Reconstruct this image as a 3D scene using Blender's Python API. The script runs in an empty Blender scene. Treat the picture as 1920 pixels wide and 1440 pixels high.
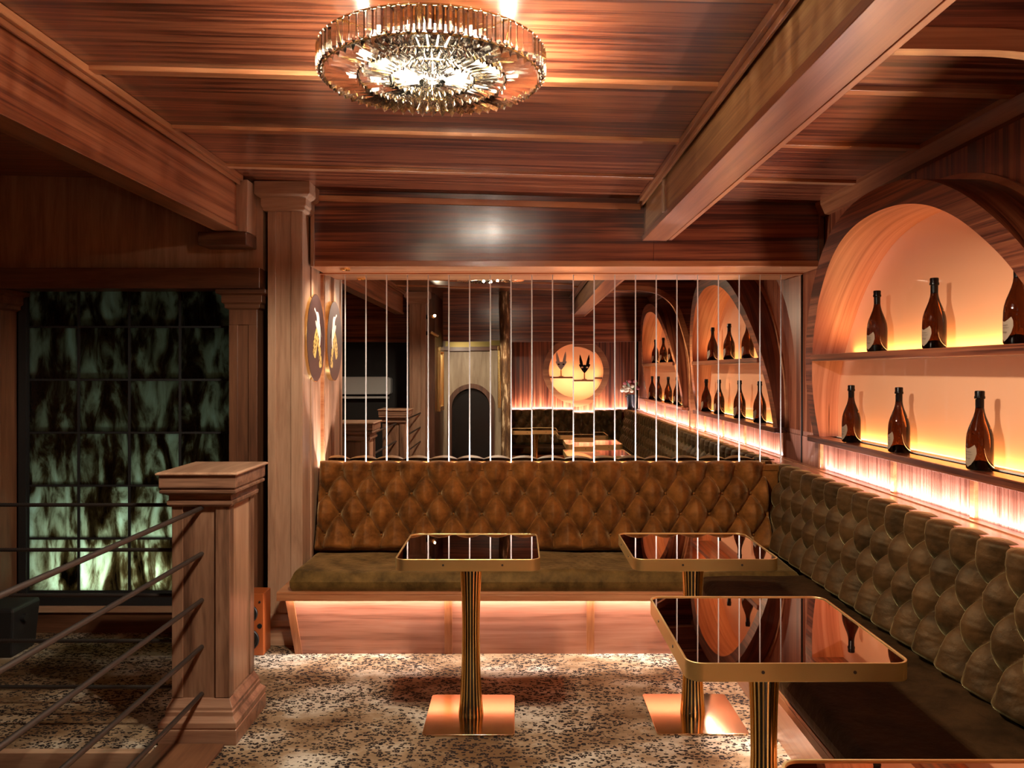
import bpy, bmesh, math, random
import numpy as np
from mathutils import Vector, Matrix
random.seed(7)
PI = math.pi
SC = bpy.context.scene
COL = SC.collection

# ------------------------------------------------------------------ camera, world, exposure
cam_d = bpy.data.cameras.new('camera')
cam = bpy.data.objects.new('camera', cam_d); COL.objects.link(cam)
cam.location = (0, 0, 1.54)
cam.rotation_euler = (PI/2, 0, 0)
cam_d.sensor_width = 36; cam_d.lens = 1530/1920*36
cam_d.shift_x = -10/1920; cam_d.shift_y = -25/1920
cam_d.clip_start = .02
SC.camera = cam
w = bpy.data.worlds.new('world'); SC.world = w; w.use_nodes = True
w.node_tree.nodes['Background'].inputs[0].default_value = (.01, .008, .006, 1)
w.node_tree.nodes['Background'].inputs[1].default_value = 1
vs = SC.view_settings
vs.view_transform = 'Standard'; vs.look = 'None'; vs.gamma = 1; vs.use_curve_mapping = False
vs.exposure = 0.2
SC.cycles.use_denoising = True
SC.cycles.max_bounces = 12; SC.cycles.diffuse_bounces = 5; SC.cycles.glossy_bounces = 8
SC.cycles.transmission_bounces = 10; SC.cycles.transparent_max_bounces = 24
SC.cycles.sample_clamp_indirect = 6; SC.cycles.sample_clamp_direct = 0
SC.cycles.caustics_reflective = False; SC.cycles.caustics_refractive = False
SC.cycles.blur_glossy = .5

# ------------------------------------------------------------------ lights
def area(name, loc, target, sx, sy, power, color, spread=PI, xdir=None):
    l = bpy.data.lights.new(name, 'AREA'); l.shape = 'RECTANGLE'
    l.size = sx; l.size_y = sy; l.energy = power; l.color = color; l.spread = spread
    o = bpy.data.objects.new(name, l); COL.objects.link(o)
    z = -(Vector(target)-Vector(loc)).normalized()
    x = Vector(xdir or (1, 0, 0)); y = z.cross(x).normalized(); x = y.cross(z)
    o.matrix_world = Matrix.Translation(loc) @ Matrix((x, y, z)).transposed().to_4x4()
    return o
LED = (1, .82, .72); LEDW = (1, .92, .92); ORG = (1, .47, .14)
# led tape lying behind the backrests, shining up the mirror and the panelled walls
area('led_mirror', (.14, 5.085, .93), (.14, 5.135, 1.6), 2.66, .012, 28, LEDW)
area('led_wall_right', (1.755, 1.55, .972), (1.86, 1.55, 1.3), .014, 6.4, 32, LEDW)
area('led_wall_rear', (.8, -1.80, .972), (.8, -1.9, 1.3), 1.9, .014, 20, LEDW)
# led tape under the seat ledges
area('led_under_back_seat', (-.13, 4.392, .340), (-.13, 4.386, 0), 2.2, .012, 14, (1, .88, .80))
area('led_under_right_seat', (1.003, 1.5, .340), (1.0, 1.5, 0), .012, 5.6, 26, LED)
# niche tapes
for yc in (3.56, .5):
    area('led_niche_low', (1.829, yc, 1.167), (1.90, yc, 2), .010, 2.15, 6, ORG)
    area('led_niche_high', (1.829, yc, 1.637), (1.90, yc, 2.4), .010, 1.85, 5, ORG)
area('led_round_niche', (.87, -1.93, 1.455), (.87, -2.05, 2), .7, .012, 4.5, (1, .62, .32))
area('led_round_niche_low', (.87, -1.93, 1.42), (.87, -2.05, .9), .6, .012, 5, (1, .66, .38))
# backlight of the stained glass wall
area('backlight_glass_wall', (-2.38, 5.00, .22), (-2.45, 4.90, 1.5), 1.05, .06, 10, (.78, 1, .90))
def spot(name, loc, target, power, color, angle, blend=.5, r=.015):
    l = bpy.data.lights.new(name, 'SPOT'); l.energy = power; l.color = color
    l.spot_size = angle; l.spot_blend = blend; l.shadow_soft_size = r
    o = bpy.data.objects.new(name, l); COL.objects.link(o); o.location = loc
    o.rotation_euler = (Vector(target)-Vector(loc)).to_track_quat('-Z', 'Y').to_euler()
    return o
spot('spot_disc', (-1.03, 4.88, 2.13), (-1.22, 4.88, 1.5), 15, (1, .85, .68), 2.2, 1.)
spot('spot_alcove', (-1.0, -.95, 1.98), (-.62, -2.0, 1.35), 55, (1, .85, .66), 1.5, 1.)
spot('spot_room', (-1.11, -.66, 2.27), (1.0, 2.3, 2.25), 52, (1, .80, .55), 1.25, 1.)
spot('spot_log', (-.35, .3, 2.48), (-.18, -.65, 1.2), 80, (1, .78, .55), .7)

# ------------------------------------------------------------------ helpers
def setp(o, label=None, cat=None, group=None, kind=None):
    if label: o['label'] = label
    if cat: o['category'] = cat
    if group: o['group'] = group
    if kind: o['kind'] = kind
    return o

def thing(name, loc, label, cat, group=None):
    o = bpy.data.objects.new(name, None); COL.objects.link(o); o.location = loc
    o.empty_display_size = .05
    return setp(o, label, cat, group)

class MB:
    def __init__(s): s.v = []; s.f = []; s.m = []; s.uv = None
    def quadstrip(s, rows, close=False, mi=0):
        """rows: list of equal length point lists"""
        n = len(rows[0]); b = len(s.v)
        for r in rows: s.v += [tuple(p) for p in r]
        for i in range(len(rows)-1):
            for j in range(n if close else n-1):
                a = b+i*n+j; c = b+i*n+(j+1) % n
                s.f.append((a, c, c+n, a+n)); s.m.append(mi)
        return b
    def box(s, x0, x1, y0, y1, z0, z1, mi=0, ztop=None, zbot=None):
        b = len(s.v)
        zt = ztop or (lambda x: z1); zb = zbot or (lambda x: z0)
        s.v += [(x0, y0, zb(x0)), (x1, y0, zb(x1)), (x1, y1, zb(x1)), (x0, y1, zb(x0)),
                (x0, y0, zt(x0)), (x1, y0, zt(x1)), (x1, y1, zt(x1)), (x0, y1, zt(x0))]
        for q in ((3, 2, 1, 0), (4, 5, 6, 7), (0, 1, 5, 4), (1, 2, 6, 5), (2, 3, 7, 6), (3, 0, 4, 7)):
            s.f.append(tuple(b+i for i in q)); s.m.append(mi)
        return s
    def lathe(s, prof, c=(0, 0), seg=32, mi=0, cap=True):
        b = len(s.v); n = len(prof)
        for r, z in prof:
            for k in range(seg):
                a = 2*PI*k/seg; s.v.append((c[0]+r*math.cos(a), c[1]+r*math.sin(a), z))
        for i in range(n-1):
            for k in range(seg):
                a = b+i*seg+k; c2 = b+i*seg+(k+1) % seg
                s.f.append((a, c2, c2+seg, a+seg)); s.m.append(mi)
        if cap:
            s.f.append(tuple(b+k for k in range(seg))[::-1]); s.m.append(mi)
            s.f.append(tuple(b+(n-1)*seg+k for k in range(seg))); s.m.append(mi)
        return s
    def stack(s, cx, cy, prof, mi=0):
        """square stacked profile: (half x, half y, z)"""
        b = len(s.v)
        for hx, hy, z in prof:
            s.v += [(cx-hx, cy-hy, z), (cx+hx, cy-hy, z), (cx+hx, cy+hy, z), (cx-hx, cy+hy, z)]
        n = len(prof)
        for i in range(n-1):
            for k in range(4):
                a = b+i*4+k; c = b+i*4+(k+1) % 4
                s.f.append((a, c, c+4, a+4)); s.m.append(mi)
        s.f.append((b+3, b+2, b+1, b)); s.m.append(mi)
        t = b+(n-1)*4; s.f.append((t, t+1, t+2, t+3)); s.m.append(mi)
        return s
    def prism(s, poly, axis, a, b_, mi=0):
        """extrude 2d poly along axis between a and b_. axis 'x': poly=(y,z); 'y': (x,z); 'z': (x,y)"""
        def P(p, t):
            return {'x': (t, p[0], p[1]), 'y': (p[0], t, p[1]), 'z': (p[0], p[1], t)}[axis]
        b = len(s.v); n = len(poly)
        s.v += [P(p, a) for p in poly]+[P(p, b_) for p in poly]
        s.f.append(tuple(range(b, b+n))[::-1]); s.m.append(mi)
        s.f.append(tuple(range(b+n, b+2*n))); s.m.append(mi)
        for k in range(n):
            s.f.append((b+k, b+(k+1) % n, b+n+(k+1) % n, b+n+k)); s.m.append(mi)
        return s
    def tube(s, path, r, seg=10, mi=0, cap=True):
        path = [Vector(p) for p in path]; rows = []
        up = None
        for i, p in enumerate(path):
            d = (path[min(i+1, len(path)-1)]-path[max(i-1, 0)]).normalized()
            if up is None: up = Vector((0, 0, 1)) if abs(d.z) < .9 else Vector((1, 0, 0))
            x = d.cross(up).normalized(); y = x.cross(d).normalized(); up = y
            rr = r(i) if callable(r) else r
            rows.append([p+(x*math.cos(2*PI*k/seg)+y*math.sin(2*PI*k/seg))*rr for k in range(seg)])
        b = s.quadstrip(rows, True, mi)
        if cap:
            s.f.append(tuple(b+k for k in range(seg))[::-1]); s.m.append(mi)
            e = b+(len(rows)-1)*seg
            s.f.append(tuple(e+k for k in range(seg))); s.m.append(mi)
        return s
    def sphere(s, c, rx, ry=None, rz=None, seg=14, rings=8, mi=0):
        ry = ry or rx; rz = rz or rx; rows = []
        for i in range(rings+1):
            t = PI*i/rings
            rr = max(math.sin(t), .001)
            rows.append([(c[0]+rx*rr*math.cos(2*PI*k/seg), c[1]+ry*rr*math.sin(2*PI*k/seg), c[2]-rz*math.cos(t)) for k in range(seg)])
        s.quadstrip(rows, True, mi); return s
    def build(s, name, mats, parent=None, loc=None, smooth=False, bevel=0, recalc=True):
        if not isinstance(mats, (list, tuple)): mats = [mats]
        off = Vector(parent_loc(parent)) if parent is not None else Vector(loc or (0, 0, 0))
        me = bpy.data.meshes.new(name)
        me.from_pydata([(v[0]-off.x, v[1]-off.y, v[2]-off.z) for v in s.v], [], s.f)
        for m in mats: me.materials.append(m)
        if len(mats) > 1:
            me.polygons.foreach_set('material_index', s.m)
        if recalc:
            bm = bmesh.new(); bm.from_mesh(me)
            bmesh.ops.recalc_face_normals(bm, faces=bm.faces); bm.to_mesh(me); bm.free()
        if smooth:
            me.polygons.foreach_set('use_smooth', [True]*len(me.polygons))
            if smooth != 'all': me.set_sharp_from_angle(angle=smooth if isinstance(smooth, float) else .7)
        o = bpy.data.objects.new(name, me); COL.objects.link(o)
        if parent is not None: o.parent = parent
        else: o.location = off
        if bevel:
            b = o.modifiers.new('bevel', 'BEVEL'); b.width = bevel; b.segments = 2; b.limit_method = 'ANGLE'; b.angle_limit = .6
            b.harden_normals = False
        return o
def parent_loc(p):
    l = Vector(p.location)
    while p.parent is not None:
        p = p.parent; l = l+Vector(p.location)
    return l
def struct(o): o['kind'] = 'structure'; return o
def rrect(x0, x1, y0, y1, r, n=6):
    pts = []
    for cx, cy, a0 in ((x1-r, y1-r, 0), (x0+r, y1-r, PI/2), (x0+r, y0+r, PI), (x1-r, y0+r, 1.5*PI)):
        for k in range(n+1):
            a = a0+PI/2*k/n; pts.append((cx+r*math.cos(a), cy+r*math.sin(a)))
    return pts
def copy_tree(o, parent=None):
    c = o.copy(); COL.objects.link(c); c.parent = parent
    for ch in o.children: copy_tree(ch, c)
    return c

# ------------------------------------------------------------------ materials
def newmat(name):
    m = bpy.data.materials.new(name); m.use_nodes = True
    nt = m.node_tree; return m, nt, nt.nodes['Principled BSDF'], nt.nodes, nt.links
def simple(name, col, rough=.5, metal=0, **kw):
    m, nt, b, N, L = newmat(name)
    b.inputs['Base Color'].default_value = (*col, 1); b.inputs['Roughness'].default_value = rough
    b.inputs['Metallic'].default_value = metal
    for k, v in kw.items(): b.inputs[k.replace('_', ' ')].default_value = v
    return m
def node(N, t, **kw):
    n = N.new(t)
    for k, v in kw.items():
        if k in n.inputs: n.inputs[k].default_value = v
        else: setattr(n, k, v)
    return n
def ramp(N, stops):
    r = N.new('ShaderNodeValToRGB'); e = r.color_ramp.elements
    while len(e) < len(stops): e.new(.5)
    for el, (p, c) in zip(e, stops):
        el.position = p; el.color = (*c, 1) if len(c) == 3 else c
    return r
def wood(name, dark, mid, light, axis='x', cross=32, along=.8, rough=.28, stripe=1., coat=.35, fine=1.):
    m, nt, b, N, L = newmat(name)
    tc = N.new('ShaderNodeTexCoord'); mp = N.new('ShaderNodeMapping'); L.new(tc.outputs['Object'], mp.inputs[0])
    sc = [cross]*3
    for c_ in axis: sc['xyz'.index(c_)] = along
    mp.inputs['Scale'].default_value = sc
    oi = N.new('ShaderNodeObjectInfo'); ml = node(N, 'ShaderNodeMath', operation='MULTIPLY'); ml.inputs[1].default_value = 37
    L.new(oi.outputs['Random'], ml.inputs[0]); L.new(ml.outputs[0], mp.inputs['Location'])
    n1 = node(N, 'ShaderNodeTexNoise', Scale=1., Detail=4., Roughness=.6, Distortion=.6)
    L.new(mp.outputs[0], n1.inputs['Vector'])
    mp2 = N.new('ShaderNodeMapping'); L.new(tc.outputs['Object'], mp2.inputs[0])
    s2 = [cross*9]*3
    for c_ in axis: s2['xyz'.index(c_)] = along*7
    mp2.inputs['Scale'].default_value = s2
    n2 = node(N, 'ShaderNodeTexNoise', Scale=1., Detail=3.); L.new(mp2.outputs[0], n2.inputs['Vector'])
    mp3 = N.new('ShaderNodeMapping'); L.new(tc.outputs['Object'], mp3.inputs[0])
    s3 = [cross*.09]*3
    for c_ in axis: s3['xyz'.index(c_)] = along*.5
    mp3.inputs['Scale'].default_value = s3
    n3 = node(N, 'ShaderNodeTexNoise', Scale=1., Detail=2.); L.new(mp3.outputs[0], n3.inputs['Vector'])
    a1 = node(N, 'ShaderNodeMix', data_type='FLOAT'); a1.inputs['Factor'].default_value = .22*fine
    L.new(n1.outputs[0], a1.inputs[2]); L.new(n2.outputs[0], a1.inputs[3])
    a2 = node(N, 'ShaderNodeMix', data_type='FLOAT'); a2.inputs['Factor'].default_value = .25
    L.new(a1.outputs[0], a2.inputs[2]); L.new(n3.outputs[0], a2.inputs[3])
    w_ = .13/max(stripe, .1)
    r = ramp(N, [(max(.5-w_, .02), dark), (.5, mid), (min(.5+w_, .98), light)])
    L.new(a2.outputs[0], r.inputs[0]); L.new(r.outputs[0], b.inputs['Base Color'])
    b.inputs['Roughness'].default_value = rough; b.inputs['Coat Weight'].default_value = coat
    b.inputs['Coat Roughness'].default_value = rough*.6; b.inputs['Specular IOR Level'].default_value = .5
    bp = node(N, 'ShaderNodeBump', Strength=.08, Distance=.002); L.new(n2.outputs[0], bp.inputs['Height'])
    L.new(bp.outputs[0], b.inputs['Normal'])
    return m
RD, RM, RL = (.055, .011, .005), (.185, .044, .018), (.31, .095, .040)
M = {}
for ax in 'xyz':
    M['sap_'+ax] = wood('sapele_'+ax, RD, RM, RL, ax, cross=34, along=.55, stripe=1.9, coat=.6)
    M['str_'+ax] = wood('striped_beam_'+ax, (.13, .032, .012), (.30, .09, .036), (.43, .155, .068), ax, cross=26, along=.45, stripe=1.7)
    M['bm_'+ax] = wood('beam_wood_'+ax, (.17, .048, .017), (.33, .115, .045), (.45, .19, .08), ax, cross=18, along=.6, stripe=.9)
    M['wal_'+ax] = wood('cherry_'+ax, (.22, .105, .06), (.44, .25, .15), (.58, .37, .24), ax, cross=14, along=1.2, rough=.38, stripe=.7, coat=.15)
    M['dk_'+ax] = wood('dark_walnut_'+ax, (.045, .016, .008), (.13, .052, .025), (.22, .095, .045), ax, cross=14, along=1.2, rough=.4, stripe=.8, coat=.1)
M['nw_z'] = wood('walnut_shaded_z', (.07, .03, .017), (.21, .105, .06), (.33, .18, .11), 'z', cross=11, along=1.3, rough=.36, stripe=1., coat=.15)  # dark newel walnut, partly painting in the shade of its front face
M['nw_x'] = wood('walnut_x', (.09, .04, .022), (.26, .13, .078), (.38, .21, .13), 'x', cross=16, along=1.2, rough=.36, stripe=1., coat=.15)
M['hon_y'] = wood('honey_beam', (.22, .085, .030), (.42, .20, .075), (.56, .32, .13), 'y', cross=20, along=.5, stripe=1.3)
M['kick'] = wood('pale_mahogany', (.17, .058, .032), (.38, .155, .095), (.48, .235, .155), 'x', cross=18, along=.8, stripe=.8)
M['kicky'] = wood('pale_mahogany_y', (.30, .11, .055), (.46, .20, .11), (.55, .27, .16), 'y', cross=18, along=.8, stripe=.8)
M['reveal'] = wood('salmon_veneer', (.30, .095, .062), (.46, .19, .135), (.54, .26, .20), 'yz', cross=34, along=.6, stripe=1., coat=.05, rough=.5)
M['cheek'] = wood('dark_sapele_cheek', RD, RM, RL, 'yz', cross=34, along=.6, stripe=1.4)
M['ledge'] = wood('ledge_wood', (.34, .10, .035), (.50, .20, .085), (.62, .30, .14), 'x', cross=14, along=1.)
M['ledgey'] = wood('ledge_wood_y', (.34, .10, .035), (.50, .20, .085), (.62, .30, .14), 'y', cross=14, along=1.)
M['pale'] = wood('pale_timber', (.28, .19, .11), (.44, .33, .21), (.55, .44, .30), 'z', cross=10, along=1., rough=.5, coat=0)
M['brass'] = simple('brass', (.95, .74, .34), .38, 1, Anisotropic=.5)
M['brasst'] = simple('brass_trim', (.83, .60, .24), .22, 1)
M['copper'] = simple('polished_brass_plate', (.76, .54, .34), .12, 1)
M['black'] = simple('black_lacquer', (.012, .010, .009), .25)
M['matblack'] = simple('matt_black', (.012, .011, .011), .6)
M['tmirror'] = simple('bronze_mirror_glass', (.58, .43, .35), .015, 1)
M['mirror'] = simple('mirror_glass', (.90, .86, .82), .0, 1)
M['bevel'] = simple('polished_glass_edge', (.92, .90, .88), .12, 0, Specular_IOR_Level=.9)
M['steel'] = simple('rebar_steel', (.10, .08, .07), .42, .85)
M['chrome'] = simple('polished_steel', (.80, .79, .76), .07, 1)
M['led'] = simple('led_diffuser', (.9, .8, .7), .5)
M['white'] = simple('white_plastic', (.7, .68, .64), .4)
M['foil'] = simple('black_foil', (.005, .003, .003), .26, Specular_IOR_Level=.2)
M['label'] = simple('label_paper', (.30, .21, .14), .6)
M['ink'] = simple('label_ink', (.05, .02, .015), .6)
M['skin'] = simple('painted_skin', (.86, .66, .55), .5)
M['disc'] = simple('dark_brown_painted_board', (.06, .028, .024), .38)
M['darkwall'] = simple('dark_painted_wall', (.018, .014, .012), .6)
M['woofer'] = simple('rubber', (.008, .008, .008), .45)
M['grey'] = simple('grey_vase_glaze', (.03, .03, .04), .2)
# emissive bulbs
m, nt, b, N, L = newmat('bulb'); b.inputs['Emission Color'].default_value = (1, .88, .68, 1); b.inputs['Emission Strength'].default_value = 110; M['bulb'] = m
m, nt, b, N, L = newmat('led_plate'); b.inputs['Emission Color'].default_value = (1, .90, .74, 1); b.inputs['Emission Strength'].default_value = 22; M['ledplate'] = m
# crystal: clear prisms that mostly let the light straight through, bright fresnel facets
m, nt, b, N, L = newmat('crystal'); N.remove(b)
out = N['Material Output']; tr = node(N, 'ShaderNodeBsdfTransparent'); tr.inputs[0].default_value = (.96, .94, .90, 1)
gl = node(N, 'ShaderNodeBsdfGlass', IOR=1.32, Roughness=0.); gl.inputs[0].default_value = (1, .97, .92, 1)
gs = node(N, 'ShaderNodeBsdfGlossy', Roughness=.05)
fr = node(N, 'ShaderNodeFresnel', IOR=1.9)
m1 = N.new('ShaderNodeMixShader'); m1.inputs[0].default_value = .85; L.new(tr.outputs[0], m1.inputs[1]); L.new(gl.outputs[0], m1.inputs[2])
m2 = N.new('ShaderNodeMixShader'); L.new(fr.outputs[0], m2.inputs[0]); L.new(m1.outputs[0], m2.inputs[1]); L.new(gs.outputs[0], m2.inputs[2])
L.new(m2.outputs[0], out.inputs[0]); M['crystal'] = m
# bottle glass
m, nt, b, N, L = newmat('bottle_glass')
b.inputs['Base Color'].default_value = (.045, .014, .005, 1); b.inputs['Roughness'].default_value = .02
b.inputs['Transmission Weight'].default_value = 1; b.inputs['IOR'].default_value = 1.35; M['bottle'] = m
# velvet
def velvet(name, c1, c2, sheen, sw=1., spec=.6):
    m, nt, b, N, L = newmat(name)
    tc = N.new('ShaderNodeTexCoord'); n1 = node(N, 'ShaderNodeTexNoise', Scale=9., Detail=6., Roughness=.65)
    L.new(tc.outputs['Object'], n1.inputs['Vector'])
    r = ramp(N, [(.35, c1), (.65, c2)]); L.new(n1.outputs[0], r.inputs[0]); L.new(r.outputs[0], b.inputs['Base Color'])
    b.inputs['Roughness'].default_value = .58; b.inputs['Specular IOR Level'].default_value = spec*.35; b.inputs['Specular Tint'].default_value = (1, .72, .42, 1)
    b.inputs['Sheen Weight'].default_value = sw; b.inputs['Sheen Roughness'].default_value = .36
    rs = ramp(N, [(.3, (.35*sw, .35*sw, .35*sw)), (.7, (sw, sw, sw))]); L.new(n1.outputs[0], rs.inputs[0]); L.new(rs.outputs[0], b.inputs['Sheen Weight'])
    b.inputs['Sheen Tint'].default_value = (*sheen, 1)
    n2 = node(N, 'ShaderNodeTexNoise', Scale=40., Detail=4.); L.new(tc.outputs['Object'], n2.inputs['Vector'])
    bp = node(N, 'ShaderNodeBump', Strength=.4, Distance=.008); L.new(n2.outputs[0], bp.inputs['Height']); L.new(bp.outputs[0], b.inputs['Normal'])
    return m
M['velvet'] = velvet('bronze_velvet', (.075, .024, .005), (.27, .092, .018), (1, .66, .30), 1., .9)
M['velvet2'] = velvet('olive_velvet', (.022, .010, .003), (.085, .037, .011), (1, .84, .38), 1., 1.)
M['seat'] = velvet('olive_seat_velvet', (.055, .030, .008), (.17, .092, .024), (.95, .68, .32))
M['seat2'] = velvet('dark_seat_velvet', (.02, .010, .004), (.05, .024, .009), (.5, .3, .15), .2, .3)
# leopard carpet
m, nt, b, N, L = newmat('leopard_carpet')
tcc = N.new('ShaderNodeTexCoord'); tc = N.new('ShaderNodeMapping'); tc.inputs['Scale'].default_value = (.78, 1.12, 1); L.new(tcc.outputs['Object'], tc.inputs[0]); tc.outputs[0].name = 'Vector'
dn = node(N, 'ShaderNodeTexNoise', Scale=80., Detail=2.); L.new(tc.outputs[0], dn.inputs['Vector'])
dv = node(N, 'ShaderNodeVectorMath', operation='MULTIPLY_ADD'); dv.inputs[1].default_value = (.009, .009, 0)
L.new(dn.outputs['Color'], dv.inputs[0]); L.new(tc.outputs[0], dv.inputs[2])
vo = node(N, 'ShaderNodeTexVoronoi', Scale=58., Randomness=.9); L.new(dv.outputs[0], vo.inputs['Vector'])
ring = ramp(N, [(.17, (0, 0, 0)), (.22, (1, 1, 1)), (.46, (1, 1, 1)), (.50, (0, 0, 0))]); L.new(vo.outputs['Distance'], ring.inputs[0])
brk = node(N, 'ShaderNodeTexNoise', Scale=66., Detail=2.); L.new(tc.outputs[0], brk.inputs['Vector'])
fade = node(N, 'ShaderNodeTexNoise', Scale=3.6, Detail=6., Roughness=.6); L.new(tc.outputs[0], fade.inputs['Vector'])
th = node(N, 'ShaderNodeMapRange'); th.inputs['From Min'].default_value = .38; th.inputs['From Max'].default_value = .58
th.inputs['To Min'].default_value = .57; th.inputs['To Max'].default_value = .16; L.new(fade.outputs[0], th.inputs['Value'])
sub = node(N, 'ShaderNodeMath', operation='SUBTRACT'); L.new(brk.outputs[0], sub.inputs[0]); L.new(th.outputs[0], sub.inputs[1])
mu = node(N, 'ShaderNodeMath', operation='MULTIPLY'); mu.inputs[1].default_value = 28; mu.use_clamp = True; L.new(sub.outputs[0], mu.inputs[0])
sp = node(N, 'ShaderNodeMath', operation='MULTIPLY'); sp.use_clamp = True; L.new(mu.outputs[0], sp.inputs[0]); L.new(ring.outputs[0], sp.inputs[1])
tn = node(N, 'ShaderNodeTexNoise', Scale=2.3, Detail=6., Roughness=.62); L.new(tc.outputs[0], tn.inputs['Vector'])
bc = ramp(N, [(.38, (.15, .080, .036)), (.50, (.31, .21, .125)), (.64, (.60, .53, .43))]); L.new(tn.outputs[0], bc.inputs[0])
mx = node(N, 'ShaderNodeMix', data_type='RGBA'); L.new(sp.outputs[0], mx.inputs['Factor']); L.new(bc.outputs[0], mx.inputs[6]); mx.inputs[7].default_value = (.018, .013, .012, 1)
L.new(mx.outputs[2], b.inputs['Base Color']); b.inputs['Roughness'].default_value = .95; b.inputs['Specular IOR Level'].default_value = .1
pn = node(N, 'ShaderNodeTexNoise', Scale=300.); L.new(tc.outputs[0], pn.inputs['Vector'])
bp = node(N, 'ShaderNodeBump', Strength=.5, Distance=.004); L.new(pn.outputs[0], bp.inputs['Height']); L.new(bp.outputs[0], b.inputs['Normal'])
M['carpet'] = m
# stained backlit glass
m, nt, b, N, L = newmat('stained_glass'); N.remove(b); out = N['Material Output']
tc = N.new('ShaderNodeTexCoord'); mp = N.new('ShaderNodeMapping'); mp.inputs['Scale'].default_value = (7, 7, 2.3); L.new(tc.outputs['Object'], mp.inputs[0])
# the pattern differs from pane to pane: offset by the pane index
n1 = node(N, 'ShaderNodeTexNoise', Scale=1.6, Detail=6., Roughness=.62, Distortion=.7); n1.noise_dimensions = '4D'; L.new(mp.outputs[0], n1.inputs['Vector'])
at = node(N, 'ShaderNodeAttribute', attribute_name='pane'); L.new(at.outputs['Fac'], n1.inputs['W'])
r = ramp(N, [(.36, (.010, .005, .002)), (.46, (.12, .085, .045)), (.55, (.48, .50, .40)), (.68, (.66, .74, .66))]); L.new(n1.outputs[0], r.inputs[0])
tl = N.new('ShaderNodeBsdfTranslucent'); L.new(r.outputs[0], tl.inputs[0])
g = node(N, 'ShaderNodeBsdfGlossy', Roughness=.18); g.inputs[0].default_value = (.8, .8, .75, 1)
mxs = N.new('ShaderNodeMixShader'); mxs.inputs[0].default_value = .05; L.new(tl.outputs[0], mxs.inputs[1]); L.new(g.outputs[0], mxs.inputs[2]); L.new(mxs.outputs[0], out.inputs[0])
M['stain'] = m
# niche back panel: glossy backlit acrylic
m, nt, b, N, L = newmat('backlit_acrylic'); b.inputs['Base Color'].default_value = (.70, .37, .21, 1); b.inputs['Roughness'].default_value = .35
b.inputs['Coat Weight'].default_value = .6; b.inputs['Coat Roughness'].default_value = .03
b.inputs['Emission Color'].default_value = (1, .33, .14, 1); b.inputs['Emission Strength'].default_value = .16; M['acrylic'] = m
# gold sleeve pattern
m, nt, b, N, L = newmat('gold_patterned_cloth'); tc = N.new('ShaderNodeTexCoord'); vo = node(N, 'ShaderNodeTexVoronoi', Scale=42.); L.new(tc.outputs['Object'], vo.inputs['Vector'])
r = ramp(N, [(.30, (.10, .035, .01)), (.42, (.72, .46, .12))]); L.new(vo.outputs['Distance'], r.inputs[0]); L.new(r.outputs[0], b.inputs['Base Color']); b.inputs['Roughness'].default_value = .4; M['goldcloth'] = m
# peeling log bark
m, nt, b, N, L = newmat('peeled_log'); tc = N.new('ShaderNodeTexCoord'); mp = N.new('ShaderNodeMapping'); mp.inputs['Scale'].default_value = (12, 12, 2.6); L.new(tc.outputs['Object'], mp.inputs[0])
n1 = node(N, 'ShaderNodeTexNoise', Scale=1.5, Detail=5., Roughness=.6); L.new(mp.outputs[0], n1.inputs['Vector'])
r = ramp(N, [(.42, (.09, .045, .02)), (.55, (.25, .14, .06)), (.60, (.72, .56, .34))]); L.new(n1.outputs[0], r.inputs[0]); L.new(r.outputs[0], b.inputs['Base Color']); b.inputs['Roughness'].default_value = .7; M['log'] = m
# worn side wall timber
m = wood('worn_panel_timber', (.20, .09, .045), (.42, .22, .12), (.60, .38, .24), 'z', cross=16, along=1.6, rough=.4, stripe=1.); M['worn'] = m

# ------------------------------------------------------------------ large structure
CZ = lambda x: 2.567-.027*x
ZM = 5.135      # mirror plane
# floor
mb = MB(); mb.box(-1.45, 2.0, -2.6, 5.3, -.12, 0); mb.box(-3.8, -1.45, 3.30, 5.3, -.12, 0)
struct(mb.build('floor', M['carpet']))
mb = MB(); mb.box(-3.8, -1.45, -2.6, -.75, -.12, 0); struct(mb.build('floor', M['dk_x']))
mb = MB(); mb.box(-3.8, -1.47, -.75, 3.28, -2.5, -2.4); struct(mb.build('floor', M['matblack']))
# ceiling
mb = MB(); mb.box(-3.9, 2.0, -2.7, 5.3, 0, 0, ztop=lambda x: CZ(x)+.1, zbot=CZ); struct(mb.build('ceiling', M['sap_x']))
for i, y in enumerate((4.22, 3.56, 2.87, 2.18, 1.5, .8, .1)):
    for x0, x1 in ((-1.52, .76), (.90, 1.80)):
        mb = MB(); mb.box(x0, x1, y-.02, y+.028, 0, 0, ztop=lambda x: CZ(x)+.01, zbot=lambda x: CZ(x)-.016)
        struct(mb.build('trim_1', M['ledge'], loc=((x0+x1)/2, y, 2.55), bevel=.002))
# walls
mb = MB(); mb.box(-1.25, 1.95, ZM+.012, 5.3, 0, 2.7); struct(mb.build('wall_back', M['darkwall']))
mb = MB(); mb.box(-1.30, -1.234, 4.64, 5.3, 0, 2.56)
struct(mb.build('wall_back', M['worn']))
mb = MB(); mb.box(-3.9, -3.75, -2.7, 5.3, -2.5, 2.75); struct(mb.build('wall_left', M['dk_z']))
mb = MB(); mb.box(-3.8, -1.25, 5.06, 5.3, -.1, 2.75); struct(mb.build('wall_back', M['darkwall']))
mb = MB(); mb.box(-3.8, -1.45, 3.28, 3.30, -2.5, -.0); mb.box(-1.47, -1.45, -.8, 3.30, -2.5, -.0)
struct(mb.build('wall_left', M['dk_x']))
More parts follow.
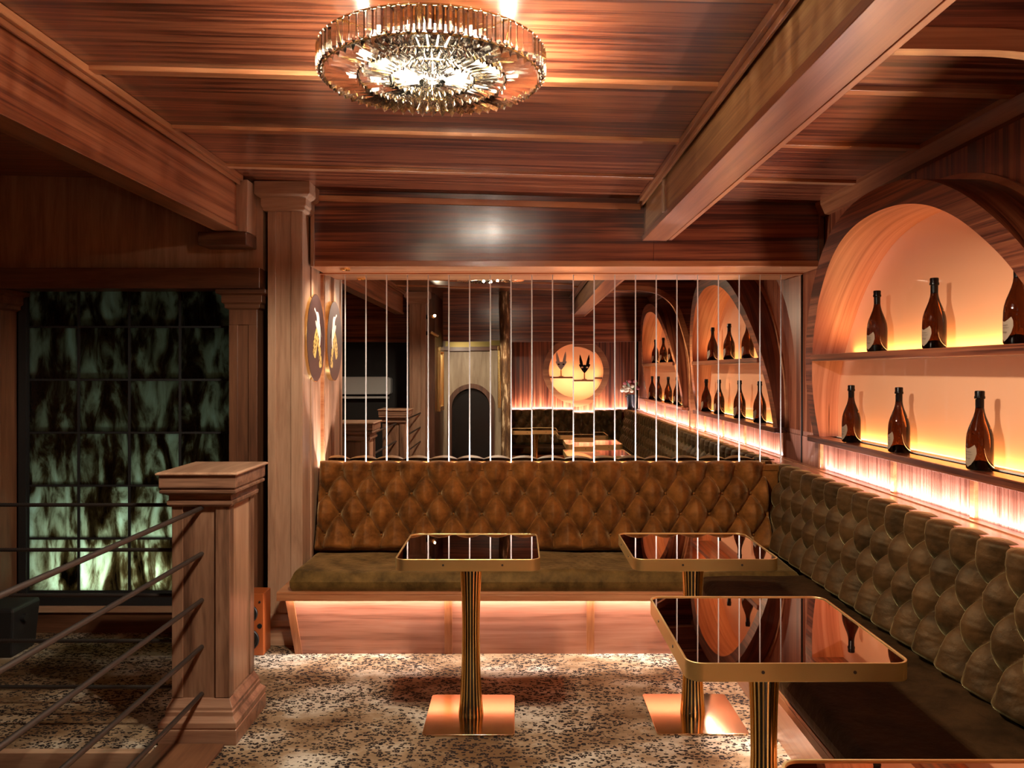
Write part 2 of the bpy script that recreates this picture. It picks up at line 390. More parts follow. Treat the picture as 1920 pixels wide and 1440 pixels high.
# ------------------------------------------------------------------ right wall with leaning niche hoods
LX = lambda z: 1.929-.16*z
HW = [(1.16, 1.15), (1.30, 1.155), (1.46, 1.13), (1.62, 1.06), (1.74, .985), (1.82, .92), (1.92, .83), (2.02, .71), (2.10, .59), (2.165, .45), (2.205, .31), (2.228, .16), (2.235, 0)]
def arch_pts(grow=0., n=60):
    """inner curve (y offset, z) from far foot over the apex to the near foot, optionally grown outward"""
    zs = [p[0] for p in HW]; hs = [p[1] for p in HW]
    # parametrise by arclength-ish
    P = [(h, z) for z, h in HW]
    P = [Vector(p) for p in P]
    # catmull-rom smooth
    out = []
    Q = [P[0]+(P[0]-P[1])]+P+[Vector((-P[-2].x, P[-2].y))]
    for i in range(1, len(Q)-2):
        for k in range(6):
            t = k/6
            a, b_, c, d = Q[i-1], Q[i], Q[i+1], Q[i+2]
            out.append(.5*((2*b_)+(-a+c)*t+(2*a-5*b_+4*c-d)*t*t+(-a+3*b_-3*c+d)*t**3))
    out.append(P[-1])
    full = out+[Vector((-p.x, p.y)) for p in out[-2::-1]]
    if grow:
        g = []
        for i, p in enumerate(full):
            d = (full[min(i+1, len(full)-1)]-full[max(i-1, 0)]).normalized()
            nrm = Vector((d.y, -d.x))
            if i == 0 or i == len(full)-1: nrm = Vector((1 if p.x > 0 else -1, 0))
            q = p+nrm*grow
            g.append(q)
        full = g
    return full
inner = arch_pts(); outer = arch_pts(.095)
NC = (3.56, .5)
# wall panels of the right wall: leave the two arched openings
mb = MB()
for c in NC:
    rows_lo = []; rows_hi = []
    for p in inner: rows_lo.append((1.80, c+p.x, p.y)); rows_hi.append((1.80, c+p.x, 2.75))
    mb.quadstrip([rows_lo, rows_hi])
segs = [(5.3, NC[0]+1.15), (NC[0]-1.15, NC[1]+1.15), (NC[1]-1.15, -2.6)]
for a, b_ in segs: mb.quadstrip([[(1.80, a, 1.16), (1.80, b_, 1.16)], [(1.80, a, 2.75), (1.80, b_, 2.75)]])
mb.box(1.93, 2.05, -2.7, 5.3, 0, 2.75)
struct(mb.build('wall_right', M['sap_z']))
# reeded led panels below the niches
mb = MB()
ribs = []
y = 5.13
n = int((5.13+1.85)/.011)
rowa = []; rowb = []
for i in range(n*2+1):
    yy = 5.13-i*.0055; xx = 1.792+(.0022 if i % 2 else 0)
    rowa.append((xx, yy, .955)); rowb.append((xx, yy, 1.13))
mb.quadstrip([rowa, rowb]); mb.box(1.80, 1.93, -1.9, 5.3, 0, 1.16)
struct(mb.build('wall_right', wood('reeded_mahogany', (.16, .05, .03), (.32, .13, .085), (.42, .20, .14), 'z', cross=60, along=1., stripe=1.2, coat=.1)))
for y in (4.80, 3.87, 3.19, 2.5, 1.8, 1.1, .4, -.3, -1.0):
    mb = MB(); mb.box(1.776, 1.80, y-.016, y+.016, .95, 1.128); struct(mb.build('trim_2', M['ledgey'], loc=(1.79, y, 1.04), bevel=.002))
# ledge capping the right backrest
mb = MB(); mb.box(1.625, 1.80, -1.85, 5.13, .935, .962); mb.box(1.735, 1.741, -1.85, 5.13, .962, .9665)
struct(mb.build('trim_3', M['ledgey'], loc=(1.7, 1.6, .94)))
# cornice along the right wall
mb = MB(); mb.prism([(1.80, 2.54), (1.80, 2.44), (1.775, 2.445), (1.745, 2.50), (1.74, 2.54)], 'y', -.7, 4.79)
struct(mb.build('trim_4', M['bm_y'], loc=(1.79, 2, 2.5)))

def niche(c, where, idx):
    t = thing('arched_niche', (1.80, c, 1.12), where, 'niche', 'arched bottle niches')
    # surround: front face on the leaning plane, reveal, outer cheek
    mb = MB()
    def X(z): return LX(z)
    ri = [(X(p.y), c+p.x, p.y) for p in inner]; ro = [(X(p.y), c+p.x, p.y) for p in outer]
    rin = [(X(p.y)+.004, c+p.x*.997, p.y-.002) for p in inner]
    mb.quadstrip([ro, ri], mi=0)
    mb.quadstrip([ro, [(1.803, q[1], q[2]) for q in ro]], mi=0)
    mb.m = [0]*(len(ro)-1)+[1]*(len(ro)-1); o1 = mb.build('surround', [M['sap_y'], M['cheek']], t, smooth=.6)
    mb = MB(); o3 = arch_pts(.12)
    mb.quadstrip([[(1.80, c+p.x, p.y) for p in outer], [(1.788, c+p.x, p.y) for p in outer], [(1.788, c+p.x, p.y) for p in o3], [(1.80, c+p.x, p.y) for p in o3]]); mb.build('wall_trim', M['ledgey'], t, smooth=.5)
    mb = MB()
    ss = [0, .25, .5, .75, 1]
    mb.quadstrip([[(a[0]+(1.852-a[0])*s_, a[1], a[2]) for a in ri] for s_ in ss])
    o2 = mb.build('reveal_lining', [M['kicky']], t, smooth='all')
    o2.data.materials[0] = M['reveal']
    mb = MB(); poly = [(c+p.x*1.02, p.y+.01) for p in inner]
    poly[0] = (c+1.19, 1.13); poly[-1] = (c-1.19, 1.13)
    mb.prism(poly, 'x', 1.852, 1.86); mb.build('back_panel', M['acrylic'], t)
    mb = MB(); mb.box(1.715, 1.852, c-1.27, c+1.27, 1.125, 1.16); mb.build('lower_shelf', M['sap_y'], t, bevel=.003)
    mb = MB(); mb.box(1.658, 1.846, c-.91-.15, c+.91+.15, 1.594, 1.63); mb.build('upper_shelf', M['sap_y'], t, bevel=.003)
    mb = MB(); mb.box(1.824, 1.836, c-1.1, c+1.1, 1.16, 1.1655); mb.build('light_strip', M['led'], t)
    return t
niche(3.56, 'large arched wall niche nearest the mirror, glowing orange behind champagne bottles', 0)
niche(.5, 'arched bottle niche beside the camera, seen only in the strip mirror', 1)

# curved bulkheads between the niches
def bulkhead(y, pts, x_in, ztop, label, th=.03):
    t = thing('curved_bulkhead', (1.7, y, 1.6), label, 'bulkhead')
    poly = [(p[0], p[1]) for p in pts]
    foot = poly[-1]
    mb = MB()
    top = [(p[0], ztop(p[0]) if callable(ztop) else ztop) for p in poly]
    # panel quads from the curve up to the top
    for yy in (y-th/2, y+th/2):
        rows = [[(p[0], yy, p[1]) for p in poly], [(min(q[0], 1.80), yy, q[1]) for q in top]]
        mb.quadstrip(rows)
        mb.quadstrip([[(foot[0], yy, foot[1]), (foot[0], yy, top[-1][1])], [(1.80, yy, foot[1]), (1.80, yy, top[-1][1])]])
    mb.build('panel', M['sap_x'], t, recalc=False)
    # laminated edge strip
    mb = MB(); rows = []
    inn = []
    V = [Vector(p) for p in poly]
    for i, p in enumerate(V):
        d = (V[min(i+1, len(V)-1)]-V[max(i-1, 0)]).normalized(); nn = Vector((-d.y, d.x))
        inn.append(p-nn*.0); 
    off = [V[i]+Vector((-(V[min(i+1, len(V)-1)]-V[max(i-1, 0)]).normalized().y, (V[min(i+1, len(V)-1)]-V[max(i-1, 0)]).normalized().x))*.055 for i in range(len(V))]
    a, b_ = y-th/2-.006, y+th/2+.006
    mb.quadstrip([[(p.x, a, p.y) for p in V], [(p.x, b_, p.y) for p in V], [(p.x, b_, p.y) for p in off], [(p.x, a, p.y) for p in off], [(p.x, a, p.y) for p in V]])
    mb.build('edge_band', M['bm_x'], t, smooth=.6)
    return t
def smoothpts(P, k=6):
    P = [Vector(p) for p in P]; Q = [2*P[0]-P[1]]+P+[2*P[-1]-P[-2]]; out = []
    for i in range(1, len(Q)-2):
        for j in range(k):
            t_ = j/k; a, b_, c, d = Q[i-1], Q[i], Q[i+1], Q[i+2]
            out.append(tuple(.5*((2*b_)+(-a+c)*t_+(2*a-5*b_+4*c-d)*t_*t_+(-a+3*b_-3*c+d)*t_**3)))
    out.append(tuple(P[-1])); return out
BP = smoothpts([(.90, 2.345), (1.08, 2.343), (1.27, 2.335), (1.43, 2.295), (1.57, 2.17), (1.66, 1.92), (1.72, 1.68), (1.735, 1.45), (1.735, 1.16), (1.735, .97)])
bulkhead(2.06, BP, .9, CZ, 'striped wood bulkhead with curved lower edge at the top right corner')
BP2 = smoothpts([(1.30, 2.149), (1.45, 2.12), (1.60, 1.99), (1.69, 1.80), (1.735, 1.55), (1.745, 1.3), (1.745, .97)])
#bulkhead(5.0, BP2, 1.3, 2.141, 'narrow curved wooden bracket in the corner between strip mirror and arched niche', .04)

# ------------------------------------------------------------------ fascia over the mirror
t = thing('mirror_canopy', (.28, 4.95, 2.15), 'deep striped mahogany pelmet across the top of the strip mirror', 'pelmet')
mb = MB()
for xa, xb in ((-1.213, .80), (.802, 1.785)):
    b0 = len(mb.v); mb.box(xa, xb, 4.80, 5.13, 2.165, 0, ztop=lambda x: CZ(x)-.001)
    for q in (4, 5): x_, y_, z_ = mb.v[b0+q]; mb.v[b0+q] = (x_, 4.776, z_)
mb.build('panel', M['sap_x'], t)
mb = MB(); mb.box(-1.213, 1.79, 4.785, 5.132, 2.15, 2.185); mb.build('bottom_board', M['ledge'], t, bevel=.002)
mb = MB(); mb.box(-1.213, .72, 4.765, 4.79, 0, 0, ztop=lambda x: CZ(x)-.012-.02, zbot=lambda x: CZ(x)-.012-.055); mb.build('top_moulding', M['ledge'], t, bevel=.002)
mb = MB(); mb.box(1.765, 1.795, 4.775, 4.80, 2.15, 2.5); mb.build('end_moulding', M['dk_z'], t, bevel=.002)
mb = MB(); mb.box(-1.21, -1.19, 4.77, 4.80, 2.15, 2.57); mb.build('end_moulding', M['wal_z'], t, bevel=.002)
# shallow trim at the mirror head
mb = MB(); mb.box(-1.234, 1.785, 5.09, 5.13, 2.142, 2.15); mb.box(-1.234, -1.214, 5.118, 5.147, .935, 2.142); struct(mb.build('trim_5', M['ledge'], loc=(.3, 5.1, 2.14)))

# ------------------------------------------------------------------ ceiling beams
def beam(x0, x1, y0, y1, zb, label, side):
    t = thing('ceiling_beam', ((x0+x1)/2, (y0+y1)/2, zb), label, 'beam', 'ceiling beams')
    mb = MB(); mb.box(x0+.012, x1-.012, y0, y1, zb+.012, 0, ztop=lambda x: CZ(x)-.001); mb.build('core', M['str_y'] if side > 0 else M['hon_y'], t)
    # face boards: lower rail on both sides
    mb = MB(); mb.box(x0, x1, y0, y1, zb, zb+.03); mb.build('lower_rail', M['bm_y'], t, bevel=.002)
    for s, xa in ((-1, x0), (1, x1)):
        mb = MB()
        mb.box(min(xa, xa+s*.028), max(xa, xa+s*.028), y0, y1, 0, 0, ztop=lambda x: CZ(x)-.001, zbot=lambda x: CZ(x)-.030)
        mb.box(min(xa, xa+s*.012), max(xa, xa+s*.012), y0, y1, 0, 0, ztop=lambda x: CZ(x)-.03, zbot=lambda x: CZ(x)-.052)
        mb.build('crown_moulding', M['bm_y'], t, bevel=.003)
    return t
b1 = beam(-1.64, -1.525, -.68, 4.46, 2.298, 'long striped ceiling beam on the left, running from camera to the pilaster', 1)
b2 = beam(.73, .873, -.68, 4.785, 2.298, 'heavy honey coloured ceiling beam right of the chandelier', -1)
mb = MB(); mb.box(.882, .905, -.68, 4.785, 2.303, 2.318); mb.build('side_strip', M['ledgey'], b2, bevel=.002)
mb = MB(); mb.box(.722, .732, 4.05, 4.08, 2.33, 2.49); mb.build('joint_block', M['wal_z'], b2, bevel=.002)
# corbel of the left beam
t = thing('beam_corbel', (-1.55, 4.52, 2.23), 'knotty timber corbel block holding the end of the left ceiling beam', 'corbel')
mb = MB(); mb.box(-1.565, -1.475, 4.46, 4.618, 2.30, 2.585); mb.build('upright_block', M['wal_z'], t, bevel=.003)
mb = MB(); mb.box(-1.74, -1.475, 4.44, 4.618, 2.225, 2.297); mb.build('cross_block', M['dk_x'], t, bevel=.004)

# ------------------------------------------------------------------ columns
def column(x0, x1, y0, y1, ztop, label):
    cx, cy = (x0+x1)/2, (y0+y1)/2; hx, hy = (x1-x0)/2, (y1-y0)/2
    t = thing('square_column', (cx, cy, 0), label, 'column', 'square timber columns')
    mb = MB(); mb.box(x0, x1, y0, y1, .1, ztop-.05)
    mb.build('shaft', M['wal_z'], t)
    mb = MB()
    for xa, xb in ((x0-.001, x0+.045), (x1-.058, x1+.002)):
        for ya, yb in ((y0-.009, y0), (y1, y1+.009)): mb.box(xa, xb, ya, yb, .14, ztop-.13)
    for ya, yb in ((y0-.008, y0+.035), (y1-.035, y1+.008)):
        mb.box(x1-.002, x1+.008, ya, yb, .14, ztop-.13)
    mb.build('corner_stile', M['wal_z'], t, bevel=.002)
    mb = MB(); z = ztop
    mb.stack(cx, cy, [(hx+.018, hy+.018, z-.16), (hx+.026, hy+.026, z-.152), (hx+.026, hy+.026, z-.14), (hx+.034, hy+.034, z-.13), (hx+.034, hy+.034, z-.09), (hx+.05, hy+.05, z-.082), (hx+.062, hy+.062, z-.07), (hx+.062, hy+.062, z)])
    mb.build('capital', M['wal_x'], t, bevel=.003)
    mb = MB(); mb.stack(cx, cy, [(hx+.055, hy+.055, 0), (hx+.055, hy+.055, .085), (hx+.048, hy+.048, .095), (hx+.03, hy+.03, .10), (hx+.03, hy+.03, .135), (hx+.02, hy+.02, .15), (hx+.012, hy+.012, .165), (0.001+hx, hy+.001, .17)])
    mb.build('plinth', M['wal_x'], t, bevel=.003)
    return t
column(-1.41, -1.222, 4.62, 4.85, 2.60, 'tall pale timber column with capital, left of the tufted bench')
column(-1.46, -1.25, -.95, -.72, 2.60, 'tall timber column reflected in the mirror behind the railing posts')

# ------------------------------------------------------------------ landing wall on the left with stained glass
mb = MB(); mb.box(-3.8, -1.44, 4.62, 4.72, 2.11, 2.7, ztop=lambda x: CZ(x)+.02); struct(mb.build('wall_back', M['wal_z']))
mb = MB(); mb.box(-3.8, -1.44, 4.56, 4.75, 2.0, 2.115); struct(mb.build('trim_6', M['dk_x'], loc=(-2.6, 4.6, 2.05), bevel=.003))
mb = MB(); mb.box(-3.8, -1.41, 4.84, 5.06, -.1, .20); mb.box(-1.66, -1.41, 4.84, 5.06, .2, 2.7); mb.box(-3.8, -2.90, 4.84, 5.06, .2, 2.7); mb.box(-2.9, -1.66, 4.86, 5.06, 2.1, 2.7)
struct(mb.build('wall_back', M['dk_z']))
mb = MB(); mb.box(-3.8, -1.44, 4.79, 4.842, .0, .125); struct(mb.build('baseboard_back', M['dk_x'], loc=(-2.6, 4.8, .05), bevel=.002))
mb = MB(); mb.box(-3.8, -1.44, 4.77, 4.842, .125, .16); struct(mb.build('trim_7', M['wal_x'], loc=(-2.6, 4.8, .14), bevel=.002))
win = bpy.data.objects.new('window_1', None); COL.objects.link(win); win.location = (-2.28, 4.83, .2); win['kind'] = 'structure'
gx0, gx1, gz0, gz1 = -2.885, -1.69, .238, 2.11
gw, gh = (gx1-gx0)/4, (gz1-gz0)/6
mb = MB(); vals = []
for i in range(4):
    for j in range(6):
        mb.box(gx0+i*gw+.006, gx0+(i+1)*gw-.006, 4.815, 4.822, gz0+j*gh+.006, gz0+(j+1)*gh-.006)
        vals += [random.random()*20]*8
go = mb.build('pane', M['stain'], win, recalc=False)
a = go.data.attributes.new('pane', 'FLOAT', 'POINT'); a.data.foreach_set('value', vals)
mb = MB()
for i in range(5): mb.box(gx0+i*gw-.007, gx0+i*gw+.007, 4.808, 4.828, gz0, gz1)
for j in range(7): mb.box(gx0, gx1, 4.809, 4.827, gz0+j*gh-.006, gz0+j*gh+.006)
mb.box(-2.93, gx0, 4.79, 4.86, .16, 2.11); mb.box(gx1, -1.64, 4.79, 4.86, .16, 2.11); mb.box(gx0, gx1, 4.79, 4.86, .16, gz0-.006)
mb.build('window_frame', M['matblack'], win)
mb = MB(); mb.box(-2.9, -1.66, 5.045, 5.058, .2, 2.1); struct(mb.build('wall_back', simple('white_reflector_board', (.75, .78, .72), .8)))
# flanking pilasters
def pilaster(x0, x1, label):
    cx = (x0+x1)/2; hx = (x1-x0)/2; cy = 4.71; hy = .075
    t = thing('pilaster', (cx, cy, 0), label, 'pilaster', 'dark pilasters beside the stained glass')
    mb = MB(); mb.box(x0, x1, cy-hy, cy+hy, .16, 1.93); mb.box(x0, x0+.05, cy-hy-.01, cy-hy, .2, 1.80); mb.box(x1-.05, x1, cy-hy-.01, cy-hy, .2, 1.80); mb.box(x0, x1, cy-hy-.01, cy-hy, 1.80, 1.9); mb.build('shaft', M['dk_z'], t, bevel=.002)
    mb = MB(); mb.stack(cx, cy, [(hx+.0, hy+.012, 1.885), (hx+.02, hy+.025, 1.895), (hx+.02, hy+.025, 1.915), (hx+.035, hy+.035, 1.925), (hx+.035, hy+.035, 1.965), (hx+.06, hy+.055, 1.975), (hx+.06, hy+.055, 1.998)]); mb.build('capital', M['dk_x'], t, bevel=.002)
    mb = MB(); mb.stack(cx, cy, [(hx+.03, hy+.03, 0), (hx+.03, hy+.03, .1), (hx+.012, hy+.012, .13), (hx, hy, .16)]); mb.build('plinth', M['dk_x'], t, bevel=.002)
pilaster(-1.635, -1.475, 'dark wood pilaster right of the stained glass wall')
pilaster(-3.05, -2.935, 'dark wood pilaster at the left edge of the stained glass wall')

# ------------------------------------------------------------------ strip mirror
t = thing('strip_mirror', (.28, ZM, .94), 'wall mirror of narrow vertical strips above the orange brown back bench', 'mirror')
nst = 23; xm0, xm1 = -1.213, 1.787; sw = (xm1-xm0)/nst
for i in range(nst):
    xa, xb = xm0+i*sw, xm0+(i+1)*sw; bv = .0036; dpt = .0030
    cx = (xa+xb)/2; tilt = random.uniform(-.0006, .0006); yaw = random.uniform(-.0006, .0006)
    if i == 12: tilt = .0032
    if i == 8: tilt = -.0015
    z0, z1 = .935, 2.143
    mb = MB(); zc = 1.3
    def P(x, z, d=0): return (x, ZM+(z-zc)*tilt+(x-cx)*yaw+d, z)
    a0, a1, a2, a3 = xa+.0008, xa+bv, xb-bv, xb-.0008
    mb.v = [P(a0, z0, dpt), P(a1, z0), P(a2, z0), P(a3, z0, dpt), P(a0, z1, dpt), P(a1, z1), P(a2, z1), P(a3, z1, dpt),
            P(a0, z0, .011), P(a3, z0, .011), P(a0, z1, .011), P(a3, z1, .011)]
    mb.f = [(1, 2, 6, 5), (0, 1, 5, 4), (2, 3, 7, 6), (0, 8, 9, 3, 2, 1), (4, 5, 6, 7, 11, 10), (0, 4, 10, 8), (3, 9, 11, 7), (8, 10, 11, 9)]
    mb.m = [0, 1, 1, 1, 1, 1, 1, 1]
    mb.build('mirror_strip', [M['mirror'], M['bevel']], t)

# ------------------------------------------------------------------ tufted banquettes
def tufted(name, parent, P0, U, V, Nn, L_, H_, rows, s, u0, T=.078, ru=.0055, rv=.0055, mat=None, re=.03):
    nu = int(L_/ru)+1; nv = int(H_/rv)+1
    us = np.linspace(0, L_, nu); vv = np.linspace(0, H_, nv)
    Ug, Vg = np.meshgrid(us, vv)
    def md(a): return np.abs((a+s/2) % s-s/2)
    # distance to pleats
    uo = [u0+(s/2 if r % 2 else 0) for r in range(len(rows))]
    dp = np.full(Ug.shape, 9.); 
    for r in range(len(rows)-1):
        va, vb = rows[r], rows[r+1]   # descending heights
        tt = (va-Vg)/(va-vb); mk = (tt >= 0) & (tt <= 1)
        ca = (va-vb)/math.hypot(va-vb, s/2)
        sag = .012*np.sin(np.clip(tt, 0, 1)*PI)
        d = np.minimum(md(Ug-(uo[r]+s/2*tt)), md(Ug-(uo[r]-s/2*tt)))*ca
        dp = np.where(mk, d, dp)
    d = md(Ug-uo[0])*.9; dp = np.where(Vg > rows[0], d, dp)
    d = md(Ug-uo[-1])*.9; dp = np.where(Vg < rows[-1], d, dp)
    db = np.full(Ug.shape, 9.); th = np.zeros(Ug.shape)
    for r, va in enumerate(rows):
        du = (Ug-uo[r]+s/2) % s-s/2; dv_ = Vg-va; dd = np.hypot(du, dv_)
        m_ = dd < db; db = np.where(m_, dd, db); th = np.where(m_, np.arctan2(dv_, du), th)
    cell = np.floor(Ug/s*2)*7.3+np.floor(Vg/.12)*3.1
    h = T-.056*np.exp(-(db/.034)**1.2)-.014*np.exp(-(db/.011)**2)
    crease_w = .012
    h += .060*(1-np.exp(-dp/.038))-.060*.5
    h -= .0055*np.exp(-(dp/.0045)**1.0)
    h += .0046*np.sin(11*th+cell)*np.exp(-db/.030)*(1-np.exp(-(db/.012)**2))
    h += .0024*np.sin(23*th+1.7*cell)*np.exp(-db/.02)*(1-np.exp(-(db/.012)**2))
    h += .002*np.sin(Ug*17+np.sin(Vg*23))*np.sin(Vg*31+Ug*5)
    de = np.minimum(np.minimum(Vg, H_-Vg), np.minimum(Ug, L_-Ug)); e = np.clip(de/re, 0, 1)
    h = h*np.sqrt(np.clip(1-(1-e)**2, 0, 1))
    # puffs bulge over the top edge between pleats
    vtop = np.where(Vg > rows[0], (Vg-rows[0])/(H_-rows[0]), 0)**2*(.012*(1-np.exp(-dp/.03))-.006)
    Vp = Vg+vtop
    P0 = np.array(P0); U = np.array(U); V = np.array(V); Nn = np.array(Nn)
    P = P0+Ug[..., None]*U+Vp[..., None]*V+h[..., None]*Nn
    off = np.array(parent_loc(parent)); P = (P-off).reshape(-1, 3)
    idx = np.arange(nu*nv).reshape(nv, nu)
    q = np.stack([idx[:-1, :-1], idx[:-1, 1:], idx[1:, 1:], idx[1:, :-1]], -1).reshape(-1, 4)
    # orient
    nrm = np.cross(U, V)
    if np.dot(nrm, Nn) < 0: q = q[:, ::-1]
    me = bpy.data.meshes.new(name); me.vertices.add(len(P)); me.vertices.foreach_set('co', P.ravel())
    me.loops.add(q.size); me.loops.foreach_set('vertex_index', np.ascontiguousarray(q).ravel().astype(np.int32))
    me.polygons.add(len(q)); me.polygons.foreach_set('loop_start', np.arange(0, q.size, 4, dtype=np.int32))
    try: me.polygons.foreach_set('loop_total', np.full(len(q), 4, dtype=np.int32))
    except Exception: pass
    me.polygons.foreach_set('use_smooth', np.ones(len(q), dtype=bool))
    me.update(calc_edges=True); me.validate(); me.materials.append(mat)
    o = bpy.data.objects.new(name, me); COL.objects.link(o); o.parent = parent
    # buttons
    pts = []
    for r, va in enumerate(rows):
        k = 0
        start = uo[r] % s
        uu = start
        while uu < L_-.02:
            if uu > .02: pts.append(P0+uu*U+va*V+(T-.078)*Nn)
            uu += s
    return o, pts
btn_mesh = None
def buttons(bk, pts, mat, Nn, limit=100):
    global btn_mesh
    if btn_mesh is None:
        b_ = MB(); b_.sphere((0, 0, 0), .0085, .0085, .0085, 10, 6); o0 = b_.build('tuft_button', mat, smooth='all'); btn_mesh = o0.data
        bpy.data.objects.remove(o0)
    off = np.array(parent_loc(bk))
    for p in pts[:limit]:
        o = bpy.data.objects.new('tuft_button', btn_mesh); COL.objects.link(o); o.parent = bk; o.location = tuple(np.array(p)-off)
    if len(pts) > limit:
        b_ = MB()
        for p in pts[limit:]: b_.sphere(tuple(p), .0085, .0085, .0085, 8, 5)
        o = b_.build('tuft_button', mat, bk, smooth='all'); o['kind'] = 'stuff'

def cushion(name, x0, x1, y0, y1, z0, z1, parent, mat, soft=.035, n=None, wr=0):
    bm = bmesh.new(); bmesh.ops.create_cube(bm, size=1)
    nx = max(2, int((x1-x0)/.05)); ny = max(2, int((y1-y0)/.05))
    bm.free()
    NX = max(8, int((x1-x0)/.022)); NY = max(8, int((y1-y0)/.022))
    mb = MB(); rows = []
    off = parent_loc(parent)
    for j in range(NY+1):
        v = j/NY; row = []
        for i in range(NX+1):
            u = i/NX; x = x0+(x1-x0)*u; y = y0+(y1-y0)*v
            dx = min(x-x0, x1-x); dy = min(y-y0, y1-y)
            e = min(1, dx/soft); f = min(1, dy/soft)
            rd = math.sqrt(max(0, 1-(1-e)**2))*math.sqrt(max(0, 1-(1-f)**2))
            z = z0+.03+(z1-z0-.03)*(.30+.70*rd)+.006*math.sin(x*4+y*3)*rd+.003*math.sin(x*13-y*9)*rd
            if wr:
                g = math.exp(-((x-wr-0.25*(y-y0))/.12)**2)*rd
                z += .009*g*math.sin((x-.35*(y-y0)**1.0)*2*PI/.046)
            row.append((x, y, z))
        rows.append(row)
    mb.quadstrip(rows)
    # skirt
    loop = [(p[0], p[1]) for p in rows[0]]+[(r[-1][0], r[-1][1]) for r in rows[1:]]+[(p[0], p[1]) for p in rows[-1][::-1][1:]]+[(r[0][0], r[0][1]) for r in rows[::-1][1:-1]]
    zz = z0+.03+(z1-z0-.03)*.30
    cx, cy = (x0+x1)/2, (y0+y1)/2
    def ins(p, d): return (min(max(p[0], x0+d), x1-d), min(max(p[1], y0+d), y1-d))
    top = [tuple(p) for p in rows[0]]+[tuple(r[-1]) for r in rows[1:]]+[tuple(p) for p in rows[-1][::-1][1:]]+[tuple(r[0]) for r in rows[::-1][1:-1]]
    mid = [(*p, z0+.02) for p in loop]; bot = [(*ins(p, .015), z0) for p in loop]
    mb.quadstrip([top, mid, bot], True)
    o = mb.build(name, mat, parent, smooth='all')
    md = o.modifiers.new('s', 'SUBSURF'); md.levels = 1; md.render_levels = 1
    return o

# back bench
tb = thing('tufted_bench', (.14, 4.6, 0), 'orange brown velvet tufted bench under the strip mirror', 'bench', 'tufted wall benches')
Lb = 2.74; base_b = Vector((-1.213, 4.90, .46)); top_b = Vector((-1.213, 5.04, .978)); Vb = (top_b-base_b); Hb = Vb.length; Vb.normalize()
Nb = Vector((0, -Vb.z, Vb.y)); 
if Nb.y > 0: Nb = -Nb
rows_b = [(z-.46)/(.978-.46)*Hb for z in (.905, .79, .67, .55)]
bk, pts = tufted('backrest', tb, base_b, (1, 0, 0), Vb, Nb, Lb, Hb, rows_b, .1725, .135, mat=M['velvet'])
buttons(bk, pts, M['velvet'], Nb)
mb = MB(); mb.box(-1.213, 1.60, 5.0, 5.075, .30, .935); mb.box(-1.213, 1.62, 5.0, 5.06, .92, .962); mb.build('rear_frame', M['velvet'], tb, bevel=.006)
cushion('seat_cushion', -1.222, 1.53, 4.36, 4.90, .358, .462, tb, M['seat'], wr=.33)
mb = MB(); mb.box(-1.285, 1.5, 4.352, 4.60, .343, .358); mb.box(-1.285, 1.0, 4.352, 4.372, .31, .343); mb.build('seat_ledge', M['ledge'], tb, bevel=.003)
def kick_b(xa, xb, z0=0, z1=.345, d=0):
    m_ = MB(); m_.v = [(xa+.02*(1 if d else 0), 4.44-d*.008, 0.0), (xb, 4.44-d*.008, 0.0), (xb, 4.415-d*.008, .345), (xa, 4.415-d*.008, .345),
           (xa, 4.46, 0), (xb, 4.46, 0), (xb, 4.46, .345), (xa, 4.46, .345)]
    m_.f = [(0, 1, 2, 3), (7, 6, 5, 4), (0, 3, 7, 4), (1, 5, 6, 2), (3, 2, 6, 7), (0, 4, 5, 1)]; m_.m = [0]*6; return m_
m_ = MB(); m_.v = [(-1.205, 4.44, 0), (1.02, 4.44, 0), (1.0, 4.415, .345), (-1.255, 4.415, .345), (-1.205, 4.62, 0), (1.05, 4.62, 0), (1.05, 4.62, .345), (-1.255, 4.62, .345)]
m_.f = [(0, 1, 2, 3), (7, 6, 5, 4), (0, 3, 7, 4), (1, 5, 6, 2), (3, 2, 6, 7), (0, 4, 5, 1)]; m_.m = [0]*6
m_.build('kick_panel', M['kick'], tb)
for xa in (-.395, .375):
    m_ = MB(); m_.v = [(xa, 4.433, 0), (xa+.042, 4.433, 0), (xa+.042, 4.408, .335), (xa, 4.408, .335), (xa, 4.45, 0), (xa+.042, 4.45, 0), (xa+.042, 4.43, .335), (xa, 4.43, .335)]
    m_.f = [(0, 1, 2, 3), (7, 6, 5, 4), (0, 3, 7, 4), (1, 5, 6, 2), (3, 2, 6, 7), (0, 4, 5, 1)]; m_.m = [0]*6; m_.build('kick_batten', M['bm_z'], tb, bevel=.001)
m_ = MB(); m_.v = [(-1.208, 4.433, 0), (-1.168, 4.433, 0), (-1.215, 4.408, .335), (-1.26, 4.408, .335), (-1.208, 4.45, 0), (-1.168, 4.45, 0), (-1.215, 4.43, .335), (-1.26, 4.43, .335)]
m_.f = [(0, 1, 2, 3), (7, 6, 5, 4), (0, 3, 7, 4), (1, 5, 6, 2), (3, 2, 6, 7), (0, 4, 5, 1)]; m_.m = [0]*6; m_.build('kick_batten', M['bm_z'], tb, bevel=.001)

